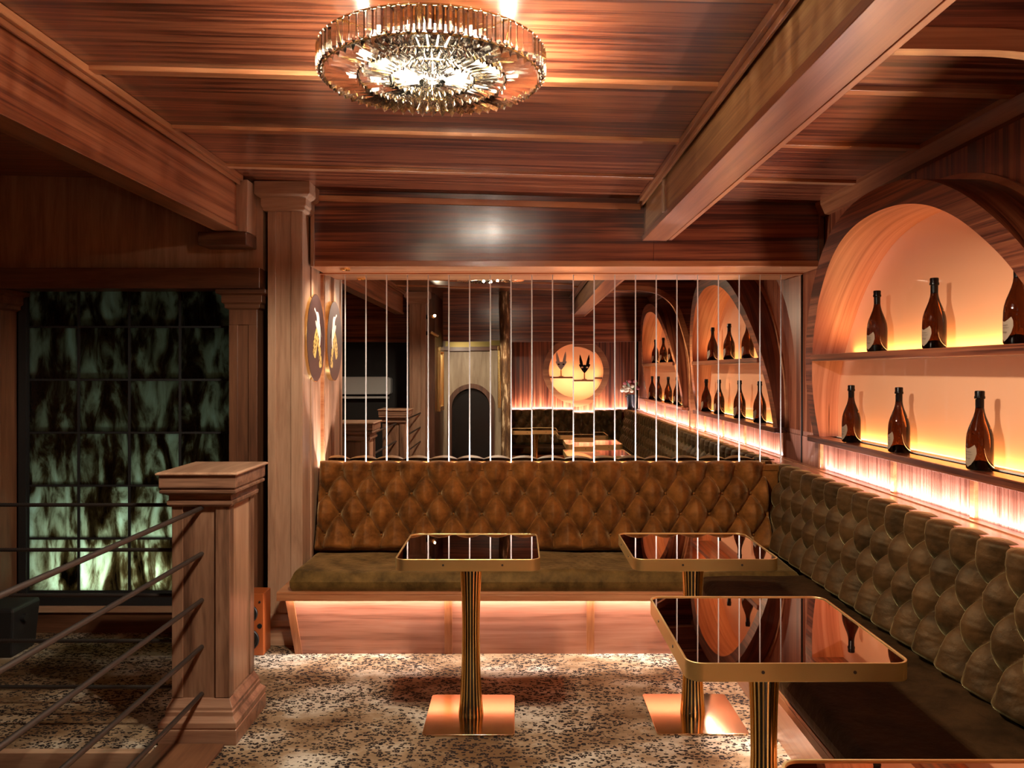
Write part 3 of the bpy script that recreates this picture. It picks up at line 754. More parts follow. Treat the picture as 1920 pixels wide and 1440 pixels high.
# right bench
tr_ = thing('tufted_bench', (1.4, 1.6, 0), 'long dark olive tufted bench along the right wall under the bottle niche', 'bench', 'tufted wall benches')
yA, yB = 4.985, -1.72; Lr = yA-yB
base_r = Vector((1.555, yA, .46)); top_r = Vector((1.665, yA, .962)); Vr = top_r-base_r; Hr = Vr.length; Vr.normalize()
Nr = Vector((-Vr.z, 0, Vr.x))
rows_r = [(z-.46)/(.962-.46)*Hr for z in (.895, .785, .665, .55)]
bk2, pts2 = tufted('backrest', tr_, base_r, (0, -1, 0), Vr, Nr, Lr, Hr, rows_r, .1725, .06, ru=.0065, rv=.006, mat=M['velvet2'])
pts2.sort(key=lambda p: abs(p[1]-2.6)); buttons(bk2, pts2, M['velvet2'], Nr)
mb = MB(); mb.box(1.655, 1.72, -1.72, 4.985, .1, .935); mb.build('rear_frame', M['velvet2'], tr_)
cushion('seat_cushion', .955, 1.555, -1.75, 4.345, .358, .462, tr_, M['seat2'])
mb = MB(); mb.box(.965, 1.5, -1.75, 4.352, .343, .358); mb.box(.965, .985, -1.75, 4.352, .31, .343); mb.build('seat_ledge', M['ledgey'], tr_, bevel=.003)
m_ = MB(); m_.v = [(1.085, -1.7, 0), (1.085, 4.42, 0), (1.03, 4.42, .345), (1.03, -1.7, .345), (1.3, -1.7, 0), (1.3, 4.42, 0), (1.3, 4.42, .345), (1.3, -1.7, .345)]
m_.f = [(0, 1, 2, 3), (7, 6, 5, 4), (0, 3, 7, 4), (1, 5, 6, 2), (3, 2, 6, 7), (0, 4, 5, 1)]; m_.m = [0]*6; m_.build('kick_panel', M['kicky'], tr_)

# ------------------------------------------------------------------ tables
def fluted(h0, h1, cx, cy, parent):
    H = h1-h0; seg = 20
    def R(t_): return .036+.0155*abs(2*(t_-.5))**2.2+(.001 if t_ < .5 else 0)
    mb = MB(); rows = [(R(k/24)-.003, h0+H*k/24) for k in range(25)]
    mb.lathe(rows, (cx, cy), 48); mb.build('column_core', M['black'], parent, smooth='all')
    mb = MB()
    for i in range(seg):
        a = 2*PI*i/seg; da = .078
        r0 = []; r1 = []; r2 = []; r3 = []
        for k in range(25):
            t_ = k/24; z = h0+H*t_; R_ = R(t_); ro = R_+.0032
            r0.append((cx+R_*.93*math.cos(a-da), cy+R_*.93*math.sin(a-da), z)); r1.append((cx+ro*math.cos(a-da*.72), cy+ro*math.sin(a-da*.72), z))
            r2.append((cx+ro*math.cos(a+da*.72), cy+ro*math.sin(a+da*.72), z)); r3.append((cx+R_*.93*math.cos(a+da), cy+R_*.93*math.sin(a+da), z))
        mb.quadstrip([r0, r1, r2, r3])
    mb.build('brass_fluting', M['brasst'], parent, smooth=.5)
def make_table(cx, cy, wx, wy, label):
    t = thing('bistro_table', (cx, cy, 0), label, 'table', 'brass edged bistro tables')
    zt = .76; hx, hy = wx/2, wy/2
    mb = MB(); mb.prism(rrect(cx-.195, cx+.195, cy-.213, cy+.213, .018), 'z', .001, .010); mb.build('base_plate', M['copper'], t, smooth=.5, bevel=.0015)
    fluted(.010, zt-.048, cx, cy, t)
    # rim: ring with a lip
    po = rrect(cx-hx, cx+hx, cy-hy, cy+hy, .045, 8); pi_ = rrect(cx-hx+.006, cx+hx-.006, cy-hy+.006, cy+hy-.006, .040, 8)
    mb = MB(); mb.quadstrip([[(*p, zt-.050) for p in pi_], [(*p, zt-.050) for p in po], [(*p, zt) for p in po], [(*p, zt) for p in pi_], [(*p, zt-.050) for p in pi_]], True)
    mb.build('brass_rim', M['brass'], t, smooth=.5, bevel=.001)
    mb = MB(); mb.prism(rrect(cx-hx+.0062, cx+hx-.0062, cy-hy+.0062, cy+hy-.0062, .0398, 8), 'z', zt-.045, zt-.0035); mb.build('mirrored_top', M['tmirror'], t, smooth=.5)
    for fx, fy, nx_, ny_ in ((-.10, -hy, 0, -1), (.145, -hy, 0, -1), (-hx, -.12, -1, 0), (-hx, .12, -1, 0), (-.10, hy, 0, 1), (.145, hy, 0, 1)):
        mb = MB(); c = Vector((cx+fx+nx_*.0005, cy+fy+ny_*.0005, zt-.024))
        d = Vector((nx_, ny_, 0)); mb.tube([c-d*.002, c+d*.0015], .0045, 12); mb.build('screw', M['steel'], t, smooth=.5)
    return t
make_table(-.207, 3.643, .605, .540, 'brass rimmed mirrored table standing alone in front of the back bench, left')
make_table(.785, 3.652, .607, .552, 'brass rimmed table in the bench corner, behind the larger looking front table')
make_table(.755, 2.50, .602, .650, 'large looking brass rimmed table reflecting a bottle, right foreground')
make_table(.82, 1.32, .602, .640, 'brass rimmed table cut off by the bottom right edge of the picture')
make_table(.80, .10, .602, .60, 'brass rimmed table along the right bench seen in the mirror, nearest the arch foot')
make_table(.23, -.62, .602, .55, 'brass rimmed table seen in the mirror right beside the log post')

# ------------------------------------------------------------------ bottles
def text_mesh(body, size):
    cu = bpy.data.curves.new('t', 'FONT'); cu.body = body; cu.size = size; cu.align_x = 'CENTER'; cu.align_y = 'CENTER'; cu.resolution_u = 2
    o = bpy.data.objects.new('t', cu); COL.objects.link(o); bpy.context.view_layer.update()
    me = bpy.data.meshes.new_from_object(o.evaluated_get(bpy.context.evaluated_depsgraph_get()))
    vs_ = [tuple(v.co) for v in me.vertices]; fs = [tuple(p.vertices) for p in me.polygons]
    bpy.data.objects.remove(o); bpy.data.meshes.remove(me); return vs_, fs
def make_bottle(loc, label):
    t = thing('champagne_bottle', loc, label, 'bottle', 'champagne bottles')
    x, y, z = loc
    prof = [(.030, 0), (.044, .002), (.0475, .008), (.0475, .10), (.0470, .118), (.0445, .138), (.0385, .160), (.0300, .182), (.0220, .203), (.0170, .222), (.0148, .240), (.0142, .268)]
    mb = MB(); mb.lathe([(r, z+h) for r, h in prof], (x, y), 40); mb.build('glass_body', M['bottle'], t, smooth=.9)
    # dark punt inside
    mb = MB(); mb.lathe([(.040, z+.001), (.038, z+.012), (.030, z+.026), (.018, z+.036), (.004, z+.040)], (x, y), 28); mb.build('punt', M['foil'], t, smooth=.9)
    mb = MB(); mb.lathe([(.0150, z+.236), (.0152, z+.270), (.0185, z+.272), (.0192, z+.278), (.0172, z+.284), (.0176, z+.298), (.0160, z+.302), (.006, z+.303)], (x, y), 28); mb.build('foil_capsule', M['foil'], t, smooth=.5)
    # shield label wrapped on the body facing the room
    shield = [(0, .082), (-.012, .084), (-.022, .092), (-.030, .098), (-.036, .085), (-.037, .065), (-.030, .042), (-.016, .022), (0, .012)]
    right = [(-a, b_) for a, b_ in shield[::-1]]
    mb = MB(); R_ = .0479
    hs = [.012+i*(.098-.012)/16 for i in range(17)]
    def hw(h):
        pts_ = shield[3:][::-1]
        for (a0, h0_), (a1, h1_) in zip(pts_, pts_[1:]):
            if h0_ <= h <= h1_: return abs(a0+(a1-a0)*(h-h0_)/(h1_-h0_))
        return abs(pts_[0][0])
    rows = []
    for i in range(17):
        h = hs[i]; w_ = hw(h); row = []
        for k in range(17):
            a = -w_+2*w_*k/16; hh = h
            lim = .082+.016*(abs(a)/.030)**1.6
            hh = min(h, lim)
            ang = PI+a/.0475
            row.append((x+R_*math.cos(ang), y+R_*math.sin(ang), z+hh))
        rows.append(row)
    mb.quadstrip(rows); lab = mb.build('label', M['label'], t, smooth='all')
    mb = MB()
    for body, size, hc in (('Champagne', .0075, .070), ('Cuvée Dom Pérignon', .0050, .060), ('Vintage', .0095, .045)):
        vs_, fs = text_mesh(body, size); b0 = len(mb.v)
        for p in vs_:
            ang = PI+p[0]/.0475; mb.v.append((x+(R_+.0004)*math.cos(ang), y+(R_+.0004)*math.sin(ang), z+hc+p[1]))
        for f_ in fs: mb.f.append(tuple(b0+i for i in f_)); mb.m.append(0)
    o = mb.build('lettering', M['ink'], lab, recalc=False)
    return t
import itertools
proto = None
BL = [(1.16, (.76, .22, -.44, -.93), 'lower'), (1.63, (.45, -.10, -.68), 'upper')]
desc = {('lower', 0, 0): 'champagne bottle on the lower niche shelf, furthest from camera beside the mirror',
        ('lower', 0, 1): 'champagne bottle on the lower niche shelf, middle one between two others',
        ('lower', 0, 2): 'champagne bottle on the lower niche shelf, the biggest looking and nearest one shown whole',
        ('lower', 0, 3): 'champagne bottle on the lower shelf of the big mirrored arch, leftmost reflection there',
        ('upper', 0, 0): 'champagne bottle on the upper niche shelf, smallest looking at the left under the arch',
        ('upper', 0, 1): 'champagne bottle on the upper niche shelf, standing in the centre of the arch',
        ('upper', 0, 2): 'champagne bottle on the upper niche shelf, cut by the right edge of the picture',
        ('lower', 1, 0): 'champagne bottle on the lower shelf of the small mirrored arch, rightmost reflection',
        ('lower', 1, 1): 'champagne bottle on the lower shelf of the small mirrored arch, second reflection from right',
        ('lower', 1, 2): 'champagne bottle on the lower shelf of the small mirrored arch, second reflection from left',
        ('lower', 1, 3): 'champagne bottle on the lower shelf of the small mirrored arch, leftmost reflection',
        ('upper', 1, 0): 'champagne bottle on the upper shelf of the small mirrored arch, right reflection',
        ('upper', 1, 1): 'champagne bottle on the upper shelf of the small mirrored arch, middle reflection',
        ('upper', 1, 2): 'champagne bottle on the upper shelf of the small mirrored arch, left reflection'}
for ni, c in enumerate(NC):
    for z, ys, nm in BL:
        for k, dy in enumerate(ys):
            loc = (1.768, c+dy, z+.001); lb = desc[(nm, ni, k)]
            if proto is None: proto = make_bottle(loc, lb)
            else:
                o = copy_tree(proto); o.location = loc; o['label'] = lb
                o.rotation_euler.z = random.uniform(-.15, .15)

# ------------------------------------------------------------------ newel posts
def newel(cx, cy, label, hx=.111, hy=.15):
    t = thing('newel_post', (cx, cy, 0), label, 'newel post', 'square newel posts of the stair railing')
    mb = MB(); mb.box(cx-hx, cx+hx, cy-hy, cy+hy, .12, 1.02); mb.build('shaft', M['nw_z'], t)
    mb = MB(); mb.box(cx+hx, cx+hx+.002, cy-hy+.045, cy+hy-.045, .18, .985); mb.box(cx-hx-.002, cx-hx, cy-hy+.045, cy+hy-.045, .18, .985); mb.build('side_panel', M['wal_z'], t)  # pale sides: brightness of the lamp-lit face put into the wood colour
    mb = MB()
    s_ = .009
    for sy in (-1, 1):
        ya, yb = sorted((cy+sy*hy, cy+sy*(hy+s_)))
        mb.box(cx-hx-s_, cx-hx+.036, ya, yb, .18, .985); mb.box(cx+hx-.050, cx+hx+s_, ya, yb, .18, .985)
    for sx in (-1, 1):
        xa, xb = sorted((cx+sx*hx, cx+sx*(hx+s_)))
        mb.box(xa, xb, cy-hy, cy-hy+.045, .18, .985); mb.box(xa, xb, cy+hy-.045, cy+hy, .18, .985)
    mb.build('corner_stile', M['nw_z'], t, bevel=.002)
    mb = MB(); mb.stack(cx, cy, [(hx+.012, hy+.012, .975), (hx+.024, hy+.024, .985), (hx+.024, hy+.024, 1.0), (hx+.018, hy+.018, 1.004), (hx+.018, hy+.018, 1.022), (hx+.046, hy+.046, 1.036), (hx+.046, hy+.046, 1.046), (hx+.040, hy+.040, 1.049), (hx+.040, hy+.040, 1.054), (hx+.047, hy+.047, 1.058), (hx+.047, hy+.047, 1.108), (hx+.045, hy+.045, 1.110)]); mb.build('capital', M['nw_x'], t, bevel=.002)
    mb = MB(); mb.stack(cx, cy, [(hx+.056, hy+.056, 1.110), (hx+.058, hy+.058, 1.113), (hx+.058, hy+.058, 1.118), (hx+.050, hy+.050, 1.122)]); mb.build('top_board', M['wal_y'], t, bevel=.001)
    mb = MB(); mb.stack(cx, cy, [(hx+.050, hy+.050, 0), (hx+.050, hy+.050, .062), (hx+.046, hy+.046, .066), (hx+.050, hy+.050, .070), (hx+.050, hy+.050, .092), (hx+.042, hy+.042, .098), (hx+.030, hy+.030, .112), (hx+.030, hy+.030, .130), (hx+.026, hy+.026, .134), (hx+.026, hy+.026, .146), (hx+.014, hy+.014, .168), (hx+.010, hy+.010, .178)]); mb.build('plinth', M['nw_x'], t, bevel=.002)
    return t
NX_, NY_ = -1.316, 3.55
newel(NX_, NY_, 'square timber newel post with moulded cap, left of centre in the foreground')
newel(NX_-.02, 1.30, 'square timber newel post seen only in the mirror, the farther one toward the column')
# railing bars
def rebar(p0, p1, r, label, name='railing_bar', grp='rebar railing bars'):
    p0 = Vector(p0); p1 = Vector(p1); d = (p1-p0); Ln = d.length; d.normalize()
    x = d.cross(Vector((0, 0, 1))).normalized(); y = x.cross(d)
    pitch = .011; n = int(Ln/(pitch/2)); mb = MB(); rows = []
    for i in range(n+1):
        c = p0+d*(Ln*i/n); row = []
        for k in range(10):
            a = 2*PI*k/10
            ph = (i*.5+ .35*math.sin(a*2)) % 1.
            rr = r*(1.0 if (i % 2 == 0) else .90)
            if k in (0, 5): rr = r
            sh = d*(.0035*math.sin(a))
            row.append(c+sh+(x*math.cos(a)+y*math.sin(a))*rr)
        rows.append(row)
    mb.quadstrip(rows, True)
    b0 = len(mb.v)-10; mb.f.append(tuple(range(10))[::-1]); mb.m.append(0); mb.f.append(tuple(range(b0, b0+10))); mb.m.append(0)
    o = mb.build(name, M['steel'], loc=tuple((p0+p1)/2), smooth=.8)
    setp(o, label, 'railing bar', grp); return o
ords = ['topmost', 'second from top', 'middle', 'second from bottom', 'lowest']
zs_bar = (.969, .778, .585, .391, .195)
for k, z in enumerate(zs_bar):
    rebar((-1.313, 1.442, z), (-1.313, 3.395, z), .0098, 'ribbed steel railing bar slanting into the newel face, '+ords[k], grp='rebar bars running from the newel toward the camera')
    rebar((-3.74, 3.47, z), (-1.423, 3.47, z), .0085, 'dark ribbed bar running level across the stained glass side, '+ords[k], grp='rebar bars level along the landing')
for k, z in enumerate(zs_bar):
    rebar((-1.313, -.72, z), (-1.313, 1.14, z), .0098, 'ribbed bar between mirrored newel post and column, '+ords[k], grp='rebar bars seen in the mirror')
# nosing boards round the stairwell
mb = MB(); mb.box(-1.47, -1.20, -.7, 3.345, -.02, .012); struct(mb.build('trim_8', M['dk_y'], loc=(-1.33, 1.3, 0), bevel=.003))
mb = MB(); mb.box(-3.75, -1.47, 3.275, 3.315, -.06, .006); struct(mb.build('trim_9', M['wal_x'], loc=(-2.6, 3.29, -.03), bevel=.003))

# ------------------------------------------------------------------ floor speaker and bin behind the railing
t = thing('loudspeaker', (-1.49, 4.47, 0), 'orange veneered loudspeaker with two black drivers, behind the newel at the column foot', 'speaker')
mb = MB(); mb.box(-1.61, -1.372, 4.41, 4.54, .001, .335); mb.build('cabinet', simple('orange_veneer', (.42, .10, .025), .35), t, bevel=.003)
for cx, cz, r in ((-1.452, .228, .050), (-1.452, .088, .058)):
    mb = MB()
    prof = [(r, 0), (r, .008), (r*.93, .012), (r*.85, .006), (r*.72, .008), (r*.3, -.010), (r*.25, -.004), (.001, -.001)]
    rows = [[(cx+q*math.cos(2*PI*k/32), 4.409-h, cz+q*math.sin(2*PI*k/32)) for k in range(32)] for q, h in prof]
    mb.quadstrip(rows, True); mb.build('driver', M['woofer'], t, smooth=.6)
mb = MB(); mb.tube([(-1.392, 4.412, .16), (-1.392, 4.406, .16)], .013, 16); mb.build('bass_port', M['woofer'], t)
mb = MB(); mb.tube([(-1.392, 4.412, .29), (-1.392, 4.404, .29)], .006, 12); mb.build('knob', M['steel'], t)
t = thing('black_box', (-2.8, 4.62, 0), 'black floor box with a side knob below the stained glass at the left', 'box')
mb = MB(); mb.stack(-2.90, 4.47, [(.19, .10, 0), (.20, .11, .02), (.215, .125, .25), (.21, .12, .27)]); mb.build('casing', M['matblack'], t, bevel=.01)
mb = MB(); mb.tube([(-2.69, 4.43, .20), (-2.665, 4.43, .20)], .02, 14); mb.build('knob', M['matblack'], t, smooth=.6)

# ------------------------------------------------------------------ round painted disc on the side wall
t = thing('painted_disc', (-1.22, 4.885, 1.735), 'round dark plaque painted with pale hands and gold patterned sleeves, brass edged', 'wall plaque')
DC = Vector((-1.200, 4.885, 1.735)); RY, RZ = .215, .262
mb = MB(); pl = [(DC.y+RY*math.cos(2*PI*k/64), DC.z+RZ*math.sin(2*PI*k/64)) for k in range(64)]
mb.prism(pl, 'x', -1.234, -1.205); mb.build('brass_edge', M['brasst'], t, smooth=.5)
mb = MB(); pl = [(DC.y+(RY-.003)*math.cos(2*PI*k/64), DC.z+(RZ-.003)*math.sin(2*PI*k/64)) for k in range(64)]
mb.prism(pl, 'x', -1.205, -1.2035); mb.build('painted_face', M['disc'], t, smooth=.5)
def relief(nm, pts_, mat, x):
    P = smoothpts(pts_+[pts_[0]], 4)[:-1]
    mb = MB(); mb.prism([(DC.y+a*RY, DC.z+b_*RZ) for a, b_ in P], 'x', -1.2036, x-.025); return mb.build(nm, mat, t, smooth=.5)
relief('painted_sleeve', [(.02, .24), (.18, .18), (.16, -.05), (.05, -.22), (-.12, -.46), (-.34, -.36), (-.36, -.20), (-.22, .02)], M['goldcloth'], -1.1775)
relief('painted_sleeve', [(.20, .02), (.40, -.04), (.50, -.30), (.62, -.62), (.34, -.66), (.30, -.36), (.16, -.2)], M['goldcloth'], -1.1773)
relief('painted_hand', [(-.18, .68), (-.02, .60), (.18, .60), (.32, .48), (.36, .30), (.26, .14), (.14, .12), (.06, .32), (.04, .48), (-.08, .58), (-.22, .64)], M['skin'], -1.1770)
relief('painted_hand', [(.10, .36), (.26, .40), (.42, .30), (.56, .10), (.62, .04), (.58, .14), (.46, .30), (.46, .02), (.40, -.16), (.32, -.18), (.30, .0), (.16, .12)], M['skin'], -1.1768)
relief('painted_finger', [(-.06, .40), (.10, .30), (.16, .16), (.08, .20), (-.04, .28), (-.10, .36)], M['skin'], -1.1766)
# picture light fixture in the soffit
t2 = thing('downlight', (-1.03, 4.92, 2.13), 'small recessed downlight in the soffit above the painted plaque', 'downlight')
mb = MB(); mb.lathe([(.030, 2.152), (.030, 2.140), (.022, 2.140), (.020, 2.150)], (-1.03, 4.88), 20, cap=False); mb.build('trim_ring', M['brasst'], t2, smooth=.6)

# ------------------------------------------------------------------ chandelier
HC = Vector((-.256, 2.46, 2.42)); RR = .332
t = thing('crystal_chandelier', tuple(HC), 'large round flush crystal chandelier glowing on the striped ceiling', 'chandelier')
mb = MB(); mb.lathe([(.16, 2.545), (.16, 2.568)], (HC.x, HC.y), 40); mb.lathe([(.02, 2.50), (.02, 2.55)], (HC.x, HC.y), 12); mb.build('ceiling_plate', M['brasst'], t, smooth=.6)
mb = MB(); mb.lathe([(.09, 2.497), (.095, 2.499), (.095, 2.505)], (HC.x, HC.y), 40); mb.build('led_plate', M['ledplate'], t)
mb = MB(); mb.lathe([(.195, 2.504), (.20, 2.502), (.20, 2.512), (.17, 2.52)], (HC.x, HC.y), 48); mb.build('steel_pan', M['chrome'], t)
mb = MB()
for r, z in ((RR, 2.497), (RR-.012, 2.425), (RR*.66, 2.428), (RR*.37, 2.428)):
    rows = []
    for k in range(97):
        a = 2*PI*k/96; c_ = Vector((math.cos(a), math.sin(a), 0))
        rows.append([tuple(HC+c_*(r+.003*math.cos(b_))+Vector((0, 0, z-2.42+.003*math.sin(b_)))) for b_ in [2*PI*q/6 for q in range(6)]])
    mb.quadstrip(rows, True)
for k in range(8):
    a = 2*PI*k/8; mb.tube([tuple(HC+Vector((.02*math.cos(a), .02*math.sin(a), .085))), tuple(HC+Vector((RR*math.cos(a), RR*math.sin(a), .078)))], .003, 6)
    mb.tube([tuple(HC+Vector((RR*math.cos(a), RR*math.sin(a), .078))), tuple(HC+Vector(((RR-.012)*math.cos(a), (RR-.012)*math.sin(a), .006)))], .002, 6)
mb.build('ring_frame', M['brasst'], t, smooth='all')
def crystals(nm, n, mesh_mb, place):
    o0 = mesh_mb.build(nm, M['crystal'], recalc=True); me = o0.data; bpy.data.objects.remove(o0)
    for k in range(n):
        a = 2*PI*k/n; o = bpy.data.objects.new(nm, me); COL.objects.link(o); o.parent = t; place(o, a)
def tri(x0, x1, w0, w1, hh):
    m_ = MB(); m_.v = [(x0, -w0/2, 0), (x0, w0/2, 0), (x0, 0, -hh*.9), (x1, -w1/2, 0), (x1, w1/2, 0), (x1, 0, -hh)]
    # pointed ends
    m_.v += [(x0-.008, 0, -hh*.25), (x1+.009, 0, -hh*.25)]
    m_.f = [(0, 1, 4, 3), (1, 2, 5, 4), (2, 0, 3, 5), (0, 6, 1), (1, 6, 2), (2, 6, 0), (3, 4, 7), (4, 5, 7), (5, 3, 7)]; m_.m = [0]*9; return m_
m_ = MB(); hh = .074; wv = 2*PI*RR/76*.86
m_.v = [(0, -wv/2, 0), (.011, 0, 0), (0, wv/2, 0), (-.007, 0, 0), (0, -wv/2, hh-.01), (.011, 0, hh-.01), (0, wv/2, hh-.01), (-.007, 0, hh-.01), (0, 0, -.012), (0, 0, hh)]
m_.f = [(0, 1, 5, 4), (1, 2, 6, 5), (2, 3, 7, 6), (3, 0, 4, 7), (0, 8, 1), (1, 8, 2), (2, 8, 3), (3, 8, 0), (4, 5, 9), (5, 6, 9), (6, 7, 9), (7, 4, 9)]; m_.m = [0]*12
def pl1(o, a): o.location = (RR*math.cos(a), RR*math.sin(a), .008); o.rotation_euler = (0, 0, a)
crystals('side_crystal', 76, m_, pl1)
def plr(o, a): o.location = (0, 0, .010); o.rotation_euler = (0, 0, a)
def plr2(o, a): o.location = (0, 0, .012); o.rotation_euler = (0, 0, a+.03)
crystals('outer_crystal', 60, tri(RR*.68, RR*.96, 2*PI*RR*.68/60*.92, 2*PI*RR*.96/60*.95, .028), plr)
crystals('middle_crystal', 48, tri(RR*.39, RR*.65, 2*PI*RR*.39/48*.92, 2*PI*RR*.65/48*.95, .026), plr2)
crystals('inner_crystal', 28, tri(RR*.12, RR*.36, 2*PI*RR*.12/28*.92, 2*PI*RR*.36/28*.95, .024), plr)
mb = MB(); mb.lathe([(.002, -.022), (.020, -.014), (.034, .0), (.030, .010), (.004, .014)], (0, 0), 10)
mb2 = MB(); mb2.v = [(v[0]+HC.x, v[1]+HC.y, v[2]+HC.z+.004) for v in mb.v]; mb2.f = mb.f; mb2.m = mb.m
mb2.build('centre_crystal', M['crystal'], t)
bpos = [(0, 0)]+[(.105*math.cos(2*PI*k/6), .105*math.sin(2*PI*k/6)) for k in range(6)]+[(.235*math.cos(2*PI*(k+.5)/10), .235*math.sin(2*PI*(k+.5)/10)) for k in range(10)]
bpos += [(.17*math.cos(2*PI*(k+.25)/8), .17*math.sin(2*PI*(k+.25)/8)) for k in range(8)]
for k, (bx, by) in enumerate(bpos):
    mb = MB(); mb.sphere((HC.x+bx, HC.y+by, HC.z+.045), .018, .018, .022, 12, 8); mb.build('bulb', M['bulb'], t, smooth='all')
for k, (bx, by) in enumerate([(0, 0), (.11, .06), (-.11, .06), (0, -.12)]):
    l = bpy.data.lights.new('chandelier_lamp', 'POINT'); l.energy = 46; l.color = (1, .87, .72); l.shadow_soft_size = .02
    o = bpy.data.objects.new('chandelier_lamp', l); COL.objects.link(o); o.parent = t; o.location = (bx+.03, by+.03, .040)

# ------------------------------------------------------------------ the room behind, seen in the mirror
mb = MB(); mb.box(-1.0, 1.8, -.75, -.68, 1.93, 2.7, ztop=lambda x: CZ(x)); mb.box(-3.8, -1.48, -1.0, -.93, 1.93, 2.7, ztop=lambda x: CZ(x)); struct(mb.build('wall_rear', M['sap_x']))
mb = MB()
# rear wall with round opening
cx, cz, r_ = .87, 1.54, .40
K = 48; rows_i = []; rows_o = []
for k in range(K+1):
    a = 2*PI*k/K; rows_i.append((cx+r_*math.cos(a), -1.88, cz+r_*math.sin(a)))
    dx, dz = math.cos(a), math.sin(a)
    tx = ((1.8-cx) if dx > 0 else (cx+.2))/max(abs(dx), 1e-6); tz = ((2.7-cz) if dz > 0 else cz)/max(abs(dz), 1e-6); tm = min(tx, tz)
    rows_o.append((cx+dx*tm, -1.88, cz+dz*tm))
mb.quadstrip([rows_i, rows_o]); mb.box(-.25, 1.9, -2.12, -2.04, 0, 2.7); mb.box(1.75, 1.8, -1.9, -1.88, 0, 2.7)
struct(mb.build('wall_rear', M['sap_z']))
mb = MB(); mb.box(-.24, -.16, -2.5, -1.6, 0, 2.7); struct(mb.build('wall_rear', M['dk_z']))
mb = MB(); mb.box(-1.22, -1.14, -2.6, -.95, 0, 2.7); struct(mb.build('wall_rear', M['dk_z']))
mb = MB(); mb.box(-3.9, 2.0, -2.75, -2.6, -2.5, 2.75); mb.box(-3.8, -1.46, -1.55, -1.5, -2.4, 2.7); struct(mb.build('wall_rear', M['darkwall']))
t = thing('round_niche', (cx, -1.88, cz), 'round glowing niche holding two masks, seen in the mirror', 'niche')
mb = MB(); rows = []
for k in range(K+1):
    a = 2*PI*k/K; c_, s2 = math.cos(a), math.sin(a)
    rows.append([(cx+c_*.40, -2.035, cz+s2*.40), (cx+c_*.40, -1.84, cz+s2*.40), (cx+c_*.49, -1.84, cz+s2*.49), (cx+c_*.49, -1.88, cz+s2*.49)])
mb.quadstrip(rows); mb.build('surround', M['bm_x'], t, smooth=.6)
mb = MB(); mb.prism([(cx+.41*math.cos(2*PI*k/K), cz+.41*math.sin(2*PI*k/K)) for k in range(K)], 'y', -2.035, -2.028); mb.build('back_panel', M['acrylic'], t)
mb = MB(); mb.box(cx-.385, cx+.385, -2.03, -1.86, 1.425, 1.45); mb.build('shelf', M['bm_x'], t, bevel=.002)
# masks on stands
def mask(mx, pale):
    tt = thing('mask_on_stand', (mx, -1.93, 1.45), ('pale feathered' if pale else 'black long eared')+' mask on a stand in the round niche reflected in the mirror', 'mask', 'masks in the round niche')
    mat = simple('pale_mask', (.55, .48, .42), .5) if pale else M['foil']
    mb = MB(); mb.lathe([(.035, 1.451), (.035, 1.458), (.010, 1.464), (.010, 1.56)], (mx, -1.93), 16); mb.build('stand', M['bm_z'], tt, smooth=.6)
    # face: curved shell with eye openings
    prof = [(-.085, .075), (-.06, .02), (-.02, -.035), (0, -.05), (.02, -.035), (.06, .02), (.085, .075), (.05, .085), (.02, .07), (0, .075), (-.02, .07), (-.05, .085)]
    mb = MB(); mb.prism([(mx+a, 1.60+b_) for a, b_ in smoothpts(prof+[prof[0]], 3)[:-1]], 'y', -1.925, -1.905); mb.build('face', mat, tt, bevel=.004)
    for s_ in (-1, 1):
        mb = MB(); mb.prism([(mx+s_*.018, 1.655), (mx+s_*.03, 1.72), (mx+s_*.055, 1.80), (mx+s_*.070, 1.83), (mx+s_*.078, 1.76), (mx+s_*.072, 1.70), (mx+s_*.062, 1.66)], 'y', -1.928, -1.910); mb.build('ear', mat, tt, bevel=.003)
        mb = MB(); mb.sphere((mx+s_*.036, -1.903, 1.635), .017, .004, .011, 12, 6); mb.build('eye_opening', simple('eye_ivory', (.85, .6, .35), .5) if not pale else M['foil'], tt, smooth='all')
mask(.66, True); mask(1.0, False)
mb = MB(); mb.box(-.16, 1.80, -1.80, -1.74, .93, .962); struct(mb.build('trim_10', M['ledge'], loc=(.8, -1.8, .94)))
tb3 = thing('tufted_bench', (.8, -1.4, 0), 'dark tufted bench at the rear of the room, seen only in the mirror', 'bench', 'tufted wall benches')
bz = Vector((-.16, -1.68, .46)); tz = Vector((-.16, -1.77, .965)); V3 = tz-bz; H3 = V3.length; V3.normalize(); N3 = Vector((0, V3.z, -V3.y))
bk3, pts3 = tufted('backrest', tb3, bz, (1, 0, 0), V3, N3, 1.70, H3, [(z-.46)/(.505)*H3 for z in (.895, .785, .665, .55)], .1725, .06, ru=.012, rv=.012, mat=M['velvet2'])
buttons(bk3, pts3, M['velvet2'], N3)
cushion('seat_cushion', -.16, .955, -1.70, -1.15, .358, .462, tb3, M['seat2'])
mb = MB(); mb.box(-.16, .96, -1.7, -1.14, .31, .358); mb.build('seat_ledge', M['ledge'], tb3, bevel=.003)
mb = MB(); mb.box(-.16, 1.0, -1.7, -1.22, 0, .31); mb.build('kick_panel', M['kick'], tb3)
# log post
mb = MB(); rows = []
for i in range(40):
    z = 2.57*i/39; row = []
    for k in range(20):
        a = 2*PI*k/20; rr = .068+.005*math.sin(3*a+z*2)+.004*math.sin(7*a-z*5)+.004*math.sin(z*9)
        row.append((-.165+.012*math.sin(z*1.7)+rr*math.cos(a), -.58+rr*math.sin(a), z))
    rows.append(row)
mb.quadstrip(rows, True); o = mb.build('log_post', M['log'], loc=(-.165, -.58, 0), smooth='all'); setp(o, 'peeled rough log post standing floor to ceiling, seen in the mirror', 'post')
